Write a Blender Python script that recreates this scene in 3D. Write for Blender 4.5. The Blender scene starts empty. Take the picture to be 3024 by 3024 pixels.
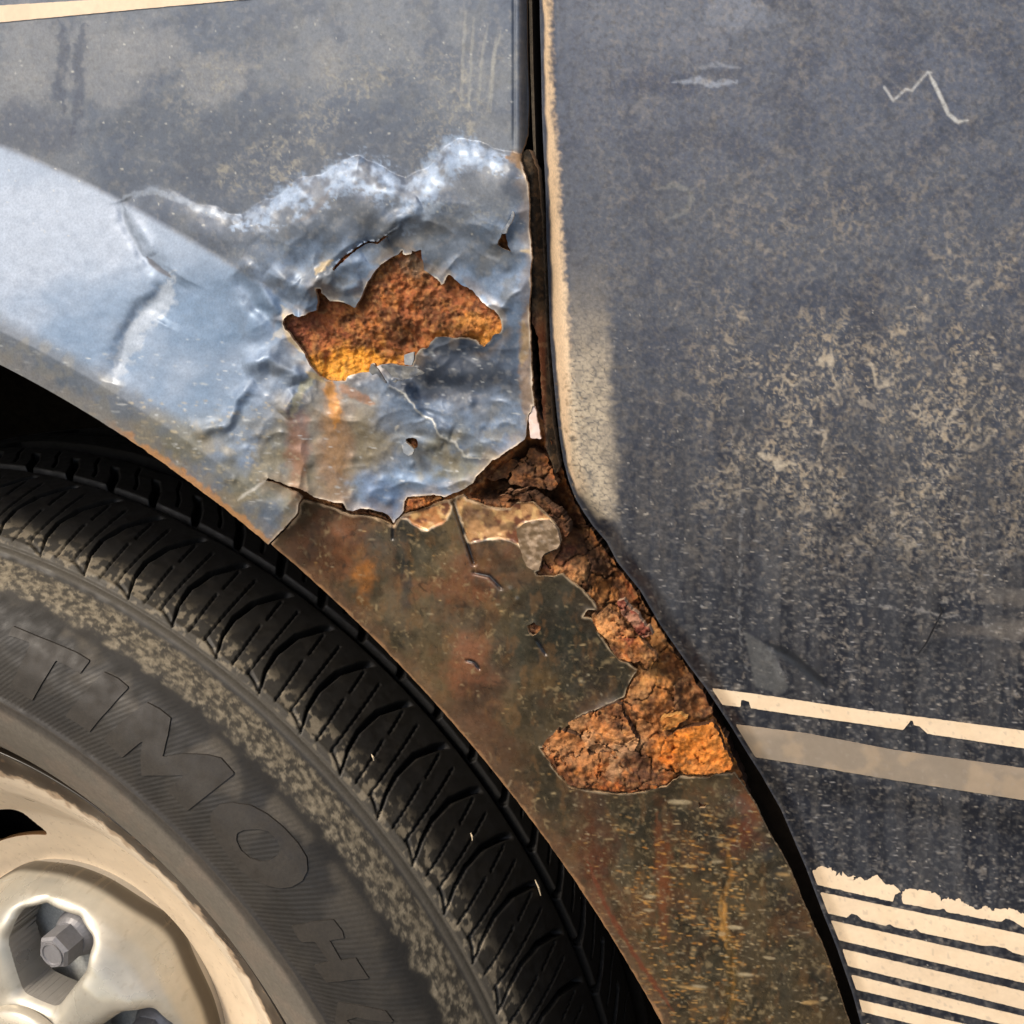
import bpy, bmesh, math, random
import numpy as np
from mathutils import Matrix, Vector
scene = bpy.context.scene
R = math.radians

# ------------------------------------------------------------------ camera
RT = np.array([.9412, .3377, .0118]); DN = np.array([.0963, -.2347, -.9673]); FW = np.array([-.3239, .9115, -.2534])
RT /= np.linalg.norm(RT); FW -= RT*(FW@RT); FW /= np.linalg.norm(FW); DN = np.cross(FW, RT)
CAM = np.array([.3646, -.2946, .3957])
F = 3032.0; CX = 1512.0
cam = bpy.data.cameras.new('camera'); camo = bpy.data.objects.new('camera', cam)
scene.collection.objects.link(camo); scene.camera = camo
cam.sensor_width = 36; cam.lens = 36*F/3024; cam.clip_start = .01; cam.clip_end = 4000
M = Matrix((( RT[0], -DN[0], -FW[0], CAM[0]), (RT[1], -DN[1], -FW[1], CAM[1]), (RT[2], -DN[2], -FW[2], CAM[2]), (0, 0, 0, 1)))
camo.matrix_world = M
cam.dof.use_dof = False

# ------------------------------------------------------------------ sky and sun
SUN_EL, SUN_AZ = 44, 214          # azimuth clockwise from +Y
w = bpy.data.worlds.new('World'); scene.world = w; w.use_nodes = True
nt = w.node_tree; bg = nt.nodes['Background']
sk = nt.nodes.new('ShaderNodeTexSky'); sk.sky_type = 'NISHITA'; sk.sun_disc = False
sk.sun_elevation = R(SUN_EL); sk.sun_rotation = R(SUN_AZ); sk.dust_density = 3.0; sk.air_density = 1.0; sk.ozone_density = 1.0
nt.links.new(sk.outputs[0], bg.inputs[0]); bg.inputs[1].default_value = .13
sl = bpy.data.lights.new('sun', 'SUN'); slo = bpy.data.objects.new('sun', sl); scene.collection.objects.link(slo)
sl.energy = 1.5; sl.angle = R(10); sl.color = (1.0, .90, .76)
sd = Vector((math.sin(R(SUN_AZ))*math.cos(R(SUN_EL)), math.cos(R(SUN_AZ))*math.cos(R(SUN_EL)), math.sin(R(SUN_EL))))
slo.rotation_euler = sd.to_track_quat('Z', 'Y').to_euler()
scene.view_settings.view_transform = 'Standard'; scene.view_settings.look = 'None'
scene.view_settings.exposure = 0.74; scene.view_settings.gamma = 1.0
scene.render.engine = 'CYCLES'

# ------------------------------------------------------------------ helpers
def unproj(px, py, y):
    """point of the plane Y = y that the photograph shows at (px, py)"""
    px = np.asarray(px, float); py = np.asarray(py, float)
    u = (px-CX)/F; v = (py-CX)/F
    dx = RT[0]*u+DN[0]*v+FW[0]; dy = RT[1]*u+DN[1]*v+FW[1]; dz = RT[2]*u+DN[2]*v+FW[2]
    t = (y-CAM[1])/dy
    return CAM[0]+dx*t, CAM[1]+dy*t, CAM[2]+dz*t
def sm(x, a=0., b=1.):
    t = np.clip((x-a)/(b-a), 0, 1); return t*t*(3-2*t)
_rng = np.random.RandomState(7); _T = _rng.rand(512, 512)
_A = _T*2*math.pi; _GX = np.cos(_A).ravel().astype(np.float32); _GY = np.sin(_A).ravel().astype(np.float32)
def vnoise(x, y, seed=0):
    """gradient noise, about 0..1; each seed has its own turn so that octaves never line up"""
    a = seed*1.37+.5; c, s_ = math.cos(a), math.sin(a)
    x, y = x*c-y*s_+seed*17.31, x*s_+y*c+seed*9.77
    xf = np.floor(x); yf = np.floor(y); fx = x-xf; fy = y-yf; xi = xf.astype(np.int32); yi = yf.astype(np.int32)
    x0 = (xi+seed*37) & 511; x1 = (x0+1) & 511; y0 = ((yi+seed*91) & 511)*512; y1 = ((yi+seed*91+1) & 511)*512
    u = fx*fx*fx*(fx*(fx*6-15)+10); v = fy*fy*fy*(fy*(fy*6-15)+10)
    i = y0+x0; n00 = _GX[i]*fx+_GY[i]*fy; i = y0+x1; n10 = _GX[i]*(fx-1)+_GY[i]*fy
    i = y1+x0; n01 = _GX[i]*fx+_GY[i]*(fy-1); i = y1+x1; n11 = _GX[i]*(fx-1)+_GY[i]*(fy-1)
    n0 = n00+(n10-n00)*u; n1 = n01+(n11-n01)*u
    return .5+.82*(n0+(n1-n0)*v)
def fbm(x, y, s, o=4, seed=0, g=.5, sx=1., sy=1.):
    """0..1, feature size s (in photo pixels)"""
    a = 1.; t = 0.; n = 0.; x = x*sx; y = y*sy; k = .8/s
    for i in range(o):
        t = t+a*vnoise(x*k*2**i, y*k*2**i, seed+i*3); n += a; a *= g
    return .5+(t/n-.5)*1.25
def ridged(x, y, s, o=4, seed=0, g=.5):
    a = 1.; t = 0.; n = 0.
    for i in range(o):
        t = t+a*(1-np.abs(2*vnoise(x/s*2**i, y/s*2**i, seed+i*5)-1))**2; n += a; a *= g
    return t/n
def worley(x, y, s, seed=0):
    """F1, F2-F1, cell value"""
    x = x/s; y = y/s; xi = np.floor(x).astype(int); yi = np.floor(y).astype(int)
    f1 = np.full(x.shape, 9.); f2 = np.full(x.shape, 9.); cv = np.zeros(x.shape)
    for i in (-1, 0, 1):
        for j in (-1, 0, 1):
            a = (xi+i+seed*13) % 512; b = (yi+j+seed*29) % 512
            cx = xi+i+_T[b, a]; cy = yi+j+_T[(b+77) % 512, (a+131) % 512]
            d = np.hypot(x-cx, y-cy); m = d < f1
            f2 = np.where(m, f1, np.minimum(f2, d)); cv = np.where(m, _T[(b+200) % 512, (a+33) % 512], cv); f1 = np.where(m, d, f1)
    return f1, f2-f1, cv
def pl_dist(x, y, pts, closed=False):
    """distance to a polyline, arc parameter and side"""
    P = np.array(pts, float); n = len(P); best = np.full(np.shape(x), 1e9); side = np.zeros(np.shape(x)); par = np.zeros(np.shape(x))
    L = 0
    segs = n if closed else n-1
    tot = sum(np.hypot(*(P[(i+1) % n]-P[i])) for i in range(segs))
    for i in range(segs):
        a = P[i]; b = P[(i+1) % n]; ab = b-a; l2 = ab@ab+1e-9; l = math.sqrt(l2)
        t = np.clip(((x-a[0])*ab[0]+(y-a[1])*ab[1])/l2, 0, 1)
        ex = x-a[0]-t*ab[0]; ey = y-a[1]-t*ab[1]; d = ex*ex+ey*ey
        c = ab[0]*(y-a[1])-ab[1]*(x-a[0]); m = d < best
        best = np.where(m, d, best); side = np.where(m, np.sign(c), side); par = np.where(m, (L+t*l)/tot, par); L += l
    return np.sqrt(best), side, par
def poly_sdf(x, y, pts):
    """signed distance to a closed polygon, positive inside"""
    d, _, _ = pl_dist(x, y, pts, True)
    P = pts; ins = np.zeros(np.shape(x), bool); n = len(P)
    for i in range(n):
        x0, y0 = P[i]; x1, y1 = P[(i+1) % n]
        if y0 == y1: continue
        c = ((y0 > y) != (y1 > y)) & (x < (x1-x0)*(y-y0)/(y1-y0)+x0)
        ins ^= c
    return np.where(ins, d, -d)
def K(ox, oy, L, s=1.9129): return [(ox+a/s, oy+b/s) for a, b in L]
def axis(lo, hi, step, pre=(), post=()): return np.concatenate([np.array(pre, float), np.arange(lo, hi+step*.5, step), np.array(post, float)])

def link(name, me, mat, parent=None):
    o = bpy.data.objects.new(name, me); scene.collection.objects.link(o)
    if mat:
        me.materials.clear(); me.materials.append(mat)
    if parent is not None: o.parent = parent
    return o
def mk_mesh(name, co, faces4=None, faces=None, smooth=True, col=None):
    me = bpy.data.meshes.new(name)
    if faces4 is not None:
        nf = len(faces4)
        me.vertices.add(len(co)); me.vertices.foreach_set('co', np.ascontiguousarray(co, dtype=np.float32).ravel())
        me.loops.add(nf*4); me.loops.foreach_set('vertex_index', np.ascontiguousarray(faces4, dtype=np.int32).ravel())
        me.polygons.add(nf); me.polygons.foreach_set('loop_start', np.arange(0, nf*4, 4, dtype=np.int32))
        me.polygons.foreach_set('use_smooth', np.full(nf, smooth, dtype=bool))
        me.update(calc_edges=True)
    else:
        me.from_pydata([tuple(c) for c in co], [], faces)
        me.polygons.foreach_set('use_smooth', np.full(len(me.polygons), smooth, dtype=bool)); me.update()
    if col is not None:
        a = me.attributes.new('Col', 'FLOAT_COLOR', 'POINT')
        c4 = np.ones((len(co), 4), np.float32); c4[:, :col.shape[1]] = col
        a.data.foreach_set('color', c4.ravel())
    return me
def sheet(name, U, V, Ff, posf, colf, mat, parent, ext=(0, .001, 0), edgecol=None, snap=.95, flip=False):
    """grid surface cut out by the field Ff(u,v) > 0, with its boundary moved on to the zero line and given thickness"""
    u, v = np.meshgrid(U, V); nv, nu = u.shape
    f = Ff(u, v)
    uc = .25*(u[:-1, :-1]+u[1:, :-1]+u[:-1, 1:]+u[1:, 1:]); fc = .25*(f[:-1, :-1]+f[1:, :-1]+f[:-1, 1:]+f[1:, 1:])
    keep = fc > 0
    # boundary vertices
    cnt = np.zeros((nv, nu), int)
    for a, b in ((0, 0), (0, 1), (1, 0), (1, 1)): cnt[a:nv-1+a, b:nu-1+b] += keep
    bd = (cnt > 0) & (cnt < 4); bd[0, :] = bd[-1, :] = bd[:, 0] = bd[:, -1] = False
    gu = np.zeros_like(f); gv = np.zeros_like(f)
    gu[:, 1:-1] = (f[:, 2:]-f[:, :-2])/(u[:, 2:]-u[:, :-2]); gv[1:-1] = (f[2:]-f[:-2])/(v[2:]-v[:-2])
    g2 = gu*gu+gv*gv+1e-9; cu = np.gradient(u, axis=1); cv_ = np.gradient(v, axis=0)
    du = -f*gu/g2; dv = -f*gv/g2
    k = np.minimum(1, snap/np.maximum(1e-9, np.maximum(np.abs(du/cu), np.abs(dv/cv_))))
    u = np.where(bd, u+du*k, u); v = np.where(bd, v+dv*k, v)
    used = cnt > 0; idx = -np.ones((nv, nu), int); idx[used] = np.arange(used.sum())
    uu = u[used]; vv = v[used]
    x, y, z = posf(uu, vv); co = np.stack([x, y, z], 1)
    col = colf(uu, vv) if colf else None
    q = np.stack([idx[:-1, :-1][keep], idx[1:, :-1][keep], idx[1:, 1:][keep], idx[:-1, 1:][keep]], 1)
    if flip: q = q[:, ::-1]
    # boundary edges
    E = []
    kp = np.zeros((nv+1, nu+1), bool); kp[1:nv, 1:nu] = keep
    def add(m, a, b): E.append(np.stack([idx[a][m], idx[b][m]], 1))
    # horizontal edges between rows: vertex (i,j)-(i,j+1), cells above (i-1,j) & below (i,j)
    ab = kp[0:nv, 1:nu]; be = kp[1:nv+1, 1:nu]
    m = be & ~ab; E.append(np.stack([idx[:, :-1][m], idx[:, 1:][m]], 1))
    m = ab & ~be; E.append(np.stack([idx[:, 1:][m], idx[:, :-1][m]], 1))
    le = kp[1:nv, 0:nu]; ri = kp[1:nv, 1:nu+1]
    m = ri & ~le; E.append(np.stack([idx[1:, :][m], idx[:-1, :][m]], 1))
    m = le & ~ri; E.append(np.stack([idx[:-1, :][m], idx[1:, :][m]], 1))
    E = np.concatenate(E)
    ev, inv = np.unique(E.ravel(), return_inverse=True); e2 = inv.reshape(-1, 2); n0 = len(co); ne = len(ev)
    base = co[ev]; ex = np.array(ext, float) if not callable(ext) else ext(base)
    back = base+ex
    q2 = np.stack([e2[:, 1]+n0, e2[:, 0]+n0, e2[:, 0]+n0+ne, e2[:, 1]+n0+ne], 1)
    if not flip: q2 = q2[:, ::-1]
    co = np.concatenate([co, base, back])
    if col is not None:
        ec = col[ev] if edgecol is None else np.tile(np.array(edgecol, float), (ne, 1))
        col = np.concatenate([col, ec, ec*.6])
    me = mk_mesh(name, co, np.concatenate([q, q2]), smooth=True, col=col)
    return link(name, me, mat, parent)

# ------------------------------------------------------------------ materials
def mat_new(name):
    m = bpy.data.materials.new(name); m.use_nodes = True; t = m.node_tree; b = t.nodes['Principled BSDF']; return m, t, b
def nd(t, ty, **kw):
    n = t.nodes.new(ty)
    for k, v in kw.items():
        if k.startswith('i_'): n.inputs[k[2:].replace('_', ' ')].default_value = v
        else: setattr(n, k, v)
    return n
def surf(name, rough=.5, metal=0., vary=.25, nscale=900, bump=.00008, bscale=1500, spec=.5, col=None, coat=0., detail=8, rvar=.15, stretch=(1, 1, 1), coatr=.3):
    """colour from the painted attribute (or a constant), broken up by noise, with fine relief"""
    m, t, b = mat_new(name)
    tc = nd(t, 'ShaderNodeTexCoord'); mp = nd(t, 'ShaderNodeMapping'); mp.inputs['Scale'].default_value = stretch
    t.links.new(tc.outputs['Object'], mp.inputs[0])
    n1 = nd(t, 'ShaderNodeTexNoise', i_Scale=nscale, i_Detail=detail, i_Roughness=.65); t.links.new(mp.outputs[0], n1.inputs['Vector'])
    mr = nd(t, 'ShaderNodeMapRange'); mr.inputs['From Min'].default_value = .3; mr.inputs['From Max'].default_value = .7
    mr.inputs['To Min'].default_value = 1-vary; mr.inputs['To Max'].default_value = 1+vary; t.links.new(n1.outputs['Fac'], mr.inputs['Value'])
    mx = nd(t, 'ShaderNodeVectorMath', operation='SCALE')
    if col is None:
        at = nd(t, 'ShaderNodeAttribute'); at.attribute_name = 'Col'; t.links.new(at.outputs['Color'], mx.inputs[0])
    else: mx.inputs[0].default_value = col
    t.links.new(mr.outputs[0], mx.inputs['Scale']); t.links.new(mx.outputs[0], b.inputs['Base Color'])
    r2 = nd(t, 'ShaderNodeMapRange'); r2.inputs['From Min'].default_value = .3; r2.inputs['From Max'].default_value = .7
    r2.inputs['To Min'].default_value = rough-rvar; r2.inputs['To Max'].default_value = rough+rvar
    n3 = nd(t, 'ShaderNodeTexNoise', i_Scale=nscale*.25, i_Detail=5.0); t.links.new(mp.outputs[0], n3.inputs['Vector'])
    t.links.new(n3.outputs['Fac'], r2.inputs['Value']); t.links.new(r2.outputs[0], b.inputs['Roughness'])
    b.inputs['Metallic'].default_value = metal; b.inputs['Specular IOR Level'].default_value = spec
    b.inputs['Coat Weight'].default_value = coat; b.inputs['Coat Roughness'].default_value = coatr
    if bump:
        n2 = nd(t, 'ShaderNodeTexNoise', i_Scale=bscale, i_Detail=6.0, i_Roughness=.6); t.links.new(mp.outputs[0], n2.inputs['Vector'])
        bp = nd(t, 'ShaderNodeBump'); bp.inputs['Distance'].default_value = bump; bp.inputs['Strength'].default_value = 1.0
        t.links.new(n2.outputs['Fac'], bp.inputs['Height']); t.links.new(bp.outputs[0], b.inputs['Normal'])
    return m
M_wing = surf('weathered_blue_paint', rough=.5, metal=.22, vary=.16, nscale=1400, bump=.00003, bscale=900)
M_lower = surf('stained_dark_paint', rough=.30, metal=.15, vary=.14, nscale=900, bump=.00002, bscale=700)
M_door = surf('dusty_navy_paint', rough=.46, metal=.1, vary=.2, nscale=1600, bump=.00002, bscale=900)
M_rust = surf('flaking_rust', rough=.85, metal=0., vary=.2, nscale=1300, bump=.0004, bscale=1300, spec=.25, rvar=.1)
M_stripe = surf('cream_vinyl', rough=.55, vary=.05, nscale=700, bump=.00001, col=None)
M_tyre = surf('dusty_rubber', rough=.62, vary=.22, nscale=900, bump=.00006, bscale=2200, spec=.35)
M_rim = surf('cream_wheel_paint', rough=.38, vary=.05, nscale=200, bump=.00002, bscale=500)
M_cap = surf('silver_plastic', rough=.34, metal=.35, vary=.06, nscale=180, bump=.00002, bscale=600)
M_bolt = surf('grey_bolt_steel', rough=.5, metal=.3, vary=.12, nscale=500, bump=.00004, col=(.26, .25, .25))
M_black = surf('black_gap_rubber', rough=.7, vary=.3, nscale=500, bump=.0001, bscale=600, col=(.006, .0055, .005), spec=.2)
M_dark = surf('dirty_dark_underseal', rough=.9, vary=.4, nscale=200, bump=.0003, bscale=300, col=(.022, .016, .011), spec=.1)
M_ground = surf('pale_concrete', rough=.9, vary=.15, nscale=4, bump=.001, bscale=40, col=(.12, .105, .085))
M_straw = surf('dry_straw', rough=.7, vary=.2, col=(.6, .48, .32))
M_twig = surf('dark_hair', rough=.5, vary=.2, col=(.008, .008, .01))

# ------------------------------------------------------------------ outlines (photo pixels, put back on the body side)
GAPL = [(1556, -2600), (1556, 0), (1557, 150), (1562, 300), (1558, 400), (1540, 455)]
TEAR = K(700, 350, [(1600, 225), (1620, 300), (1645, 370), (1650, 500), (1648, 620), (1660, 700), (1665, 790), (1655, 870), (1660, 960), (1648, 1060), (1650, 1120), (1655, 1200), (1663, 1400)]) + K(1450, 1100, [(470, 0), (470, 150), (490, 330), (492, 375), (462, 385), (455, 450), (430, 480), (415, 580), (410, 640), (395, 720), (385, 760), (340, 800), (250, 860), (180, 900), (100, 960), (0, 1015)], 3.865)
LOWLIP = K(700, 1200, [(1445, 300), (1400, 350), (1350, 400), (1330, 432), (1285, 465), (1230, 490), (1170, 512), (1110, 500), (1040, 505), (990, 508), (960, 512), (948, 540), (940, 590), (915, 625), (893, 645), (886, 662), (850, 610), (800, 592), (740, 580), (690, 578), (655, 592), (620, 582), (600, 545), (540, 542), (490, 527), (430, 512), (390, 482), (350, 465), (290, 448), (230, 425), (172, 404)])
CRB = K(700, 1200, [(165, 420), (230, 442), (290, 468), (340, 492), (366, 514), (345, 550), (343, 600), (300, 650), (260, 695), (215, 738), (178, 780)])
UP = [(-2500, -2600)] + GAPL + TEAR + LOWLIP + CRB + [(700, 1750), (-2500, 1750)]
H1 = K(700, 350, [(258,1160),(262,1130),(300,1105),(318,1100),(325,1115),(350,1120),(385,1110),(410,1095),(445,1083),(448,1065),(455,1045),(450,1000),(445,960),(470,962),(478,985),(500,1005),(525,1030),(570,1032),(620,1045),(665,1070),(690,1030),(715,975),(740,920),(775,870),(810,825),(850,800),(880,780),(910,768),(932,745),(940,765),(955,772),(985,762),(988,745),(1000,752),(1040,742),(1042,790),(1050,810),(1058,855),(1090,880),(1130,905),(1155,938),(1170,930),(1180,900),(1195,882),(1215,890),(1240,915),(1265,940),(1300,955),(1330,972),(1350,1000),(1380,1030),(1410,1060),(1450,1080),(1475,1110),(1495,1145),(1497,1185),(1490,1205),(1475,1215),(1455,1215),(1435,1250),(1395,1290),(1370,1275),(1350,1250),(1310,1240),(1260,1238),(1210,1240),(1160,1232),(1120,1235),(1100,1258),(1085,1285),(1070,1300),(1050,1295),(1030,1310),(1010,1335),(1000,1370),(990,1398),(950,1405),(900,1390),(850,1385),(805,1390),(785,1410),(775,1385),(765,1385),(750,1430),(700,1435),(660,1445),(620,1460),(612,1480),(560,1482),(510,1478),(470,1455),(440,1430),(410,1390),(385,1340),(370,1310),(330,1260),(300,1220),(270,1190)])
H2 = K(700, 350, [(1500,640),(1478,690),(1468,712),(1492,728),(1520,742),(1548,752),(1532,722),(1524,692),(1518,655)])
H3 = K(700, 350, [(538,852),(575,805),(640,752),(700,712),(742,692),(790,697),(842,658),(846,666),(800,708),(742,704),(705,722),(650,764),(590,815),(545,860)])
H4 = K(700, 1200, [(950,188),(968,178),(990,177),(1010,184),(1020,205),(1018,232),(1002,244),(985,228),(962,205)])
LOWTOP = K(700, 1200, [(182, 790), (218, 750), (265, 706), (306, 660), (352, 606), (354, 556), (374, 526),(450,545),(520,562),(590,590),(640,612),(700,615),(760,622),(820,640),(860,662),(884,672),(900,648),(940,608),(1010,592),(1070,572),(1130,542),(1190,530),(1240,510),(1275,496),(1300,525),(1350,542),(1400,562),(1480,577),(1540,576)])
LOWRUST = K(1300, 1200, [(430,545),(520,540),(560,575),(600,612),(628,638),(668,700),(684,760),(672,800),(640,815),(575,850),(560,925),(535,935),(545,960),(640,960),(690,945),(740,990),(800,1035),(860,1100),(888,1148),(830,1150),(805,1192),(860,1202),(880,1270),(930,1330),(970,1390),(1010,1440),(1060,1450),(1112,1495),(1080,1540),(1057,1580),(1040,1640),(990,1665),(930,1690),(870,1720),(800,1742),(760,1770),(700,1820),(640,1850),(600,1890),(575,1932)]) + K(1000, 2014, [(1132,366),(1180,440),(1220,500),(1270,560),(1310,602),(1400,612),(1500,626),(1560,636),(1640,631),(1720,622),(1790,602),(1850,592),(1885,560),(1932,532)]) + K(2014, 2014, [(60,540),(150,540),(200,520),(280,520)])
LOWGAP = K(2014, 2014, [(292,512),(345,585),(420,700),(455,780),(500,870),(560,965),(620,1080),(680,1235),(740,1375),(795,1490),(840,1610),(880,1730),(925,1870),(950,1932)])
LOWP = LOWTOP + LOWRUST + LOWGAP + [(2620, 3400), (2950, 4500), (1500, 4500), (600, 1750)]
DOORE = K(1450, 0, [(555, 0), (560, 300), (572, 750), (582, 1300), (598, 1700), (612, 1932)], 3.863)
DOORE = [(1590, -2600)] + DOORE + K(1500, 0, [(212, 1050), (218, 1350), (228, 1600), (240, 1932)]) + K(1450, 1100, [(708, 0), (745, 400), (785, 750), (830, 1020), (885, 1230), (960, 1430), (1060, 1600), (1170, 1760), (1320, 1932)], 3.865) + K(1300, 1200, [(1000, 880), (1130, 1040), (1240, 1230), (1400, 1460), (1500, 1592)]) + K(2014, 2014, [(270, 240), (380, 420), (440, 512), (560, 722), (700, 1050), (790, 1290), (870, 1490), (960, 1750), (1010, 1932), (1200, 2500), (1500, 3800)])
DOORP = DOORE + [(6500, 4500), (6500, -2600)]

# ------------------------------------------------------------------ the car's side as relief (millimetres outwards)
def rad(px, py, y=-.066):
    x, _, z = unproj(px, py, y); return np.hypot(x, z), np.degrees(np.arctan2(z, x))
K3 = [(350, 585), (375, 565), (450, 548), (530, 572), (600, 610), (700, 628), (722, 640), (800, 592), (880, 540), (1000, 488), (1060, 470), (1130, 500), (1200, 535), (1262, 505), (1310, 432), (1345, 412), (1420, 430), (1550, 468)]
_rb = random.Random(12); BLIS = tuple((_rb.uniform(640, 1480), _rb.uniform(1130, 1480), _rb.uniform(8, 20), _rb.uniform(.12, .42)) for _ in range(46))
def h_upper(px, py):
    wx = px+(fbm(px, py, 90, 3, 11)-.5)*34; wy = py+(fbm(px, py, 90, 3, 12)-.5)*34
    r, th = rad(px, py)
    fade = 1-sm(px, 640, 1250)*.75
    ram = np.clip((.4415-r)/.050, -.02, 1.0)
    h = 11.5*fade*(np.where(ram < 0, 0, ram)-.16*sm(ram, .86, 1.)*0)
    h = h-fade*1.1*sm(.392-r, 0, .012)                       # the lip turns in
    # long crumple that catches the sky
    d, s, p = pl_dist(wx, wy, K3); s = np.where(s == 0, 1, s)
    dn = d*s                                                  # positive below (image) the line
    dq = np.clip(dn+4, 0, 1e9); prof = (1-np.exp(-dq/60))*np.exp(-dq/420)*1.25
    amp = (3.4+3.2*(fbm(px, py, 150, 2, 31)-.2))*sm(px, 330, 640)*(1-.25*sm(px, 1450, 1560))*(.35+.65*sm(px, 480, 820))
    h = h+amp*prof
    # secondary folds
    def bump(pts, wd, a, w2=None, x=wx, y=wy):
        d, s, p = pl_dist(x, y, pts); env = np.clip(np.minimum(p, 1-p)*6, 0, 1)**.7
        return a*np.exp(-(d/wd)**2)*env
    h = h+bump([(350, 590), (385, 680), (425, 760), (500, 815)], 22, -.8)+bump([(372, 590), (408, 680), (450, 755)], 20, .6)
    h = h+bump([(510, 800), (470, 880), (410, 950), (355, 1050), (330, 1130)], 34, -1.3)
    h = h+bump([(560, 830), (520, 900), (480, 960)], 40, -.8)
    h = h+bump([(700, 770), (765, 835), (830, 925)], 20, 1.2)
    h = h+bump([(690, 800), (740, 870), (800, 950), (850, 985)], 24, -.8)
    h = h+bump([(790, 800), (880, 850), (1000, 810), (1080, 760)], 26, 1.5)
    h = h+bump([(960, 830), (1010, 860), (1060, 830)], 22, 1.3)
    h = h+bump([(720, 1080), (790, 1060), (860, 1090), (880, 1130)], 28, 1.9)
    h = h+bump([(760, 1130), (700, 1180), (660, 1260), (560, 1275)], 20, 1.3)
    h = h+bump([(880, 1160), (840, 1220)], 26, 1.2)
    h = h+bump([(1240, 600), (1180, 640), (1120, 720)], 24, 1.6)
    h = h+bump([(1150, 1120), (1200, 1160), (1230, 1240), (1330, 1290)], 26, 1.6)
    h = h+bump([(1210, 1300), (1300, 1320)], 20, 1.1)
    h = h+bump([(1020, 1090), (1250, 1010), (1470, 1060)], 60, -2.6)
    h = h+bump([(1150, 1060), (1250, 1140), (1370, 1160), (1500, 1120)], 45, -1.6)
    h = h+bump([(1110, 1085), (1150, 1138), (1192, 1160), (1232, 1215), (1276, 1240), (1298, 1288), (1346, 1308), (1375, 1350), (1450, 1352)], 9, .5, x=px, y=py)
    # crumpling
    mk = sm(px, 620, 900)*sm(py, 560, 700)*(1-sm(py, 1420, 1560)*.6)*(1-sm(px, 1540, 1600)*.5)
    vx = px+(fbm(px, py, 170, 3, 71)-.5)*170; vy = py+(fbm(px, py, 170, 3, 72)-.5)*170
    calm = .45+.55*sm(fbm(px, py, 260, 2, 74), .36, .60)
    h = h+mk*(1.5*(ridged(vx, vy, 360, 1, 3)-.5)+.95*calm*(1-.65*sm(py, 1120, 1230))*(ridged(vx, vy*1.2, 190, 1, 5, .45)-.5)+.7*(fbm(vx, vy, 120, 2, 75)-.5)+.30*(ridged(vx, vy, 70, 1, 6)-.5)*sm(fbm(px, py, 170, 2, 73), .46, .64)+.10*(fbm(px, py, 30, 2, 8)-.5))
    mk2 = sm(px, 250, 700)*sm(py, 1150, 1300)*(1-mk)
    h = h+mk2*.9*(fbm(px, py, 110, 3, 9)-.5)
    mk3 = sm(py, 900, 1050)*(1-sm(py, 1330, 1450))*sm(px, 640, 760)*(1-sm(px, 1250, 1400))
    h = h+mk3*.12*(ridged(vx, vy, 80, 1, 15)-.5)
    h = h+.22*(fbm(px, py, 300, 2, 2)-.5)*2
    h = h+.10*(fbm(px, py, 30, 2, 19)-.5)*sm(py, 500, 900)
    for bx, by, br, ba in ((1150, 1478, 13, .55), (1095, 1460, 20, .4), (1125, 1418, 16, .35), (1185, 1415, 14, .3), (1240, 1340, 18, .5), (1275, 1310, 20, .5), (1330, 1330, 22, .5), (1215, 1310, 22, .8))+BLIS:
        h = h+ba*np.exp(-((px-bx)**2+(py-by)**2)/br**2)
    h = h-5.0*sm(px, 1520, 1562)**2*(1-sm(py, 440, 520))        # rolled door-side edge
    h = h-.5*np.exp(-((px-1518)/4)**2)*(1-sm(py, 380, 470))
    return h
def curl_upper(px, py, dh):
    """torn edges lift or curl, dh = distance to the tear"""
    n = fbm(px, py, 70, 2, 44)
    return (n-.35)*1.3*np.exp(-dh/13)
def h_lower(px, py):
    r, th = rad(px, py, -.062)
    x, y, z = unproj(px, py, -.062)
    h = 2.0-sm(py, 1450, 2400)*.5+0*px
    h = h-(.15+.9*sm(py, 2250, 2650))*sm(.3885-r, 0, .010)
    h = h+.8*(fbm(px, py, 230, 2, 21)-.5)+.35*(fbm(px, py, 80, 2, 23)-.5)+.07*(fbm(px, py, 26, 2, 24)-.5)
    for bx, by, br, ba in ((1390, 1960, 60, .9), (1345, 1730, 50, .5), (1000, 1600, 40, .5), (1570, 1860, 22, .7), (1505, 1745, 12, .4), (1525, 1775, 10, .35)):
        h = h+ba*np.exp(-(((px-bx)/br)**2+((py-by)/br/1.3)**2))
    d, s, p = pl_dist(px, py, LOWGAP); h = h-3.2*(1-sm(d, 0, 120))**2*sm(py, 2250, 2350)
    for pts, wd, a in (([(1340, 1480), (1370, 1570), (1400, 1660)], 8, -1.3), ([(1400, 1690), (1445, 1700), (1480, 1735)], 6, -.7), ([(1585, 1890), (1612, 1930)], 5, -.6),
                       ([(1378, 1950), (1400, 1955), (1416, 1975)], 4, -.6), ([(1160, 1540), (1160, 1590)], 4, -.6), ([(2144, 2500), (2160, 2560), (2140, 2625), (2135, 2700), (2150, 2760), (2165, 2820), (2160, 2960), (2140, 3024)], 7, -.5)):
        d, s, p = pl_dist(px, py, pts); h = h+a*np.exp(-(d/wd)**2)
    return h
P_up = lambda px, py: unproj(px, py, -.060-h_upper(px, py)*.001)

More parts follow.
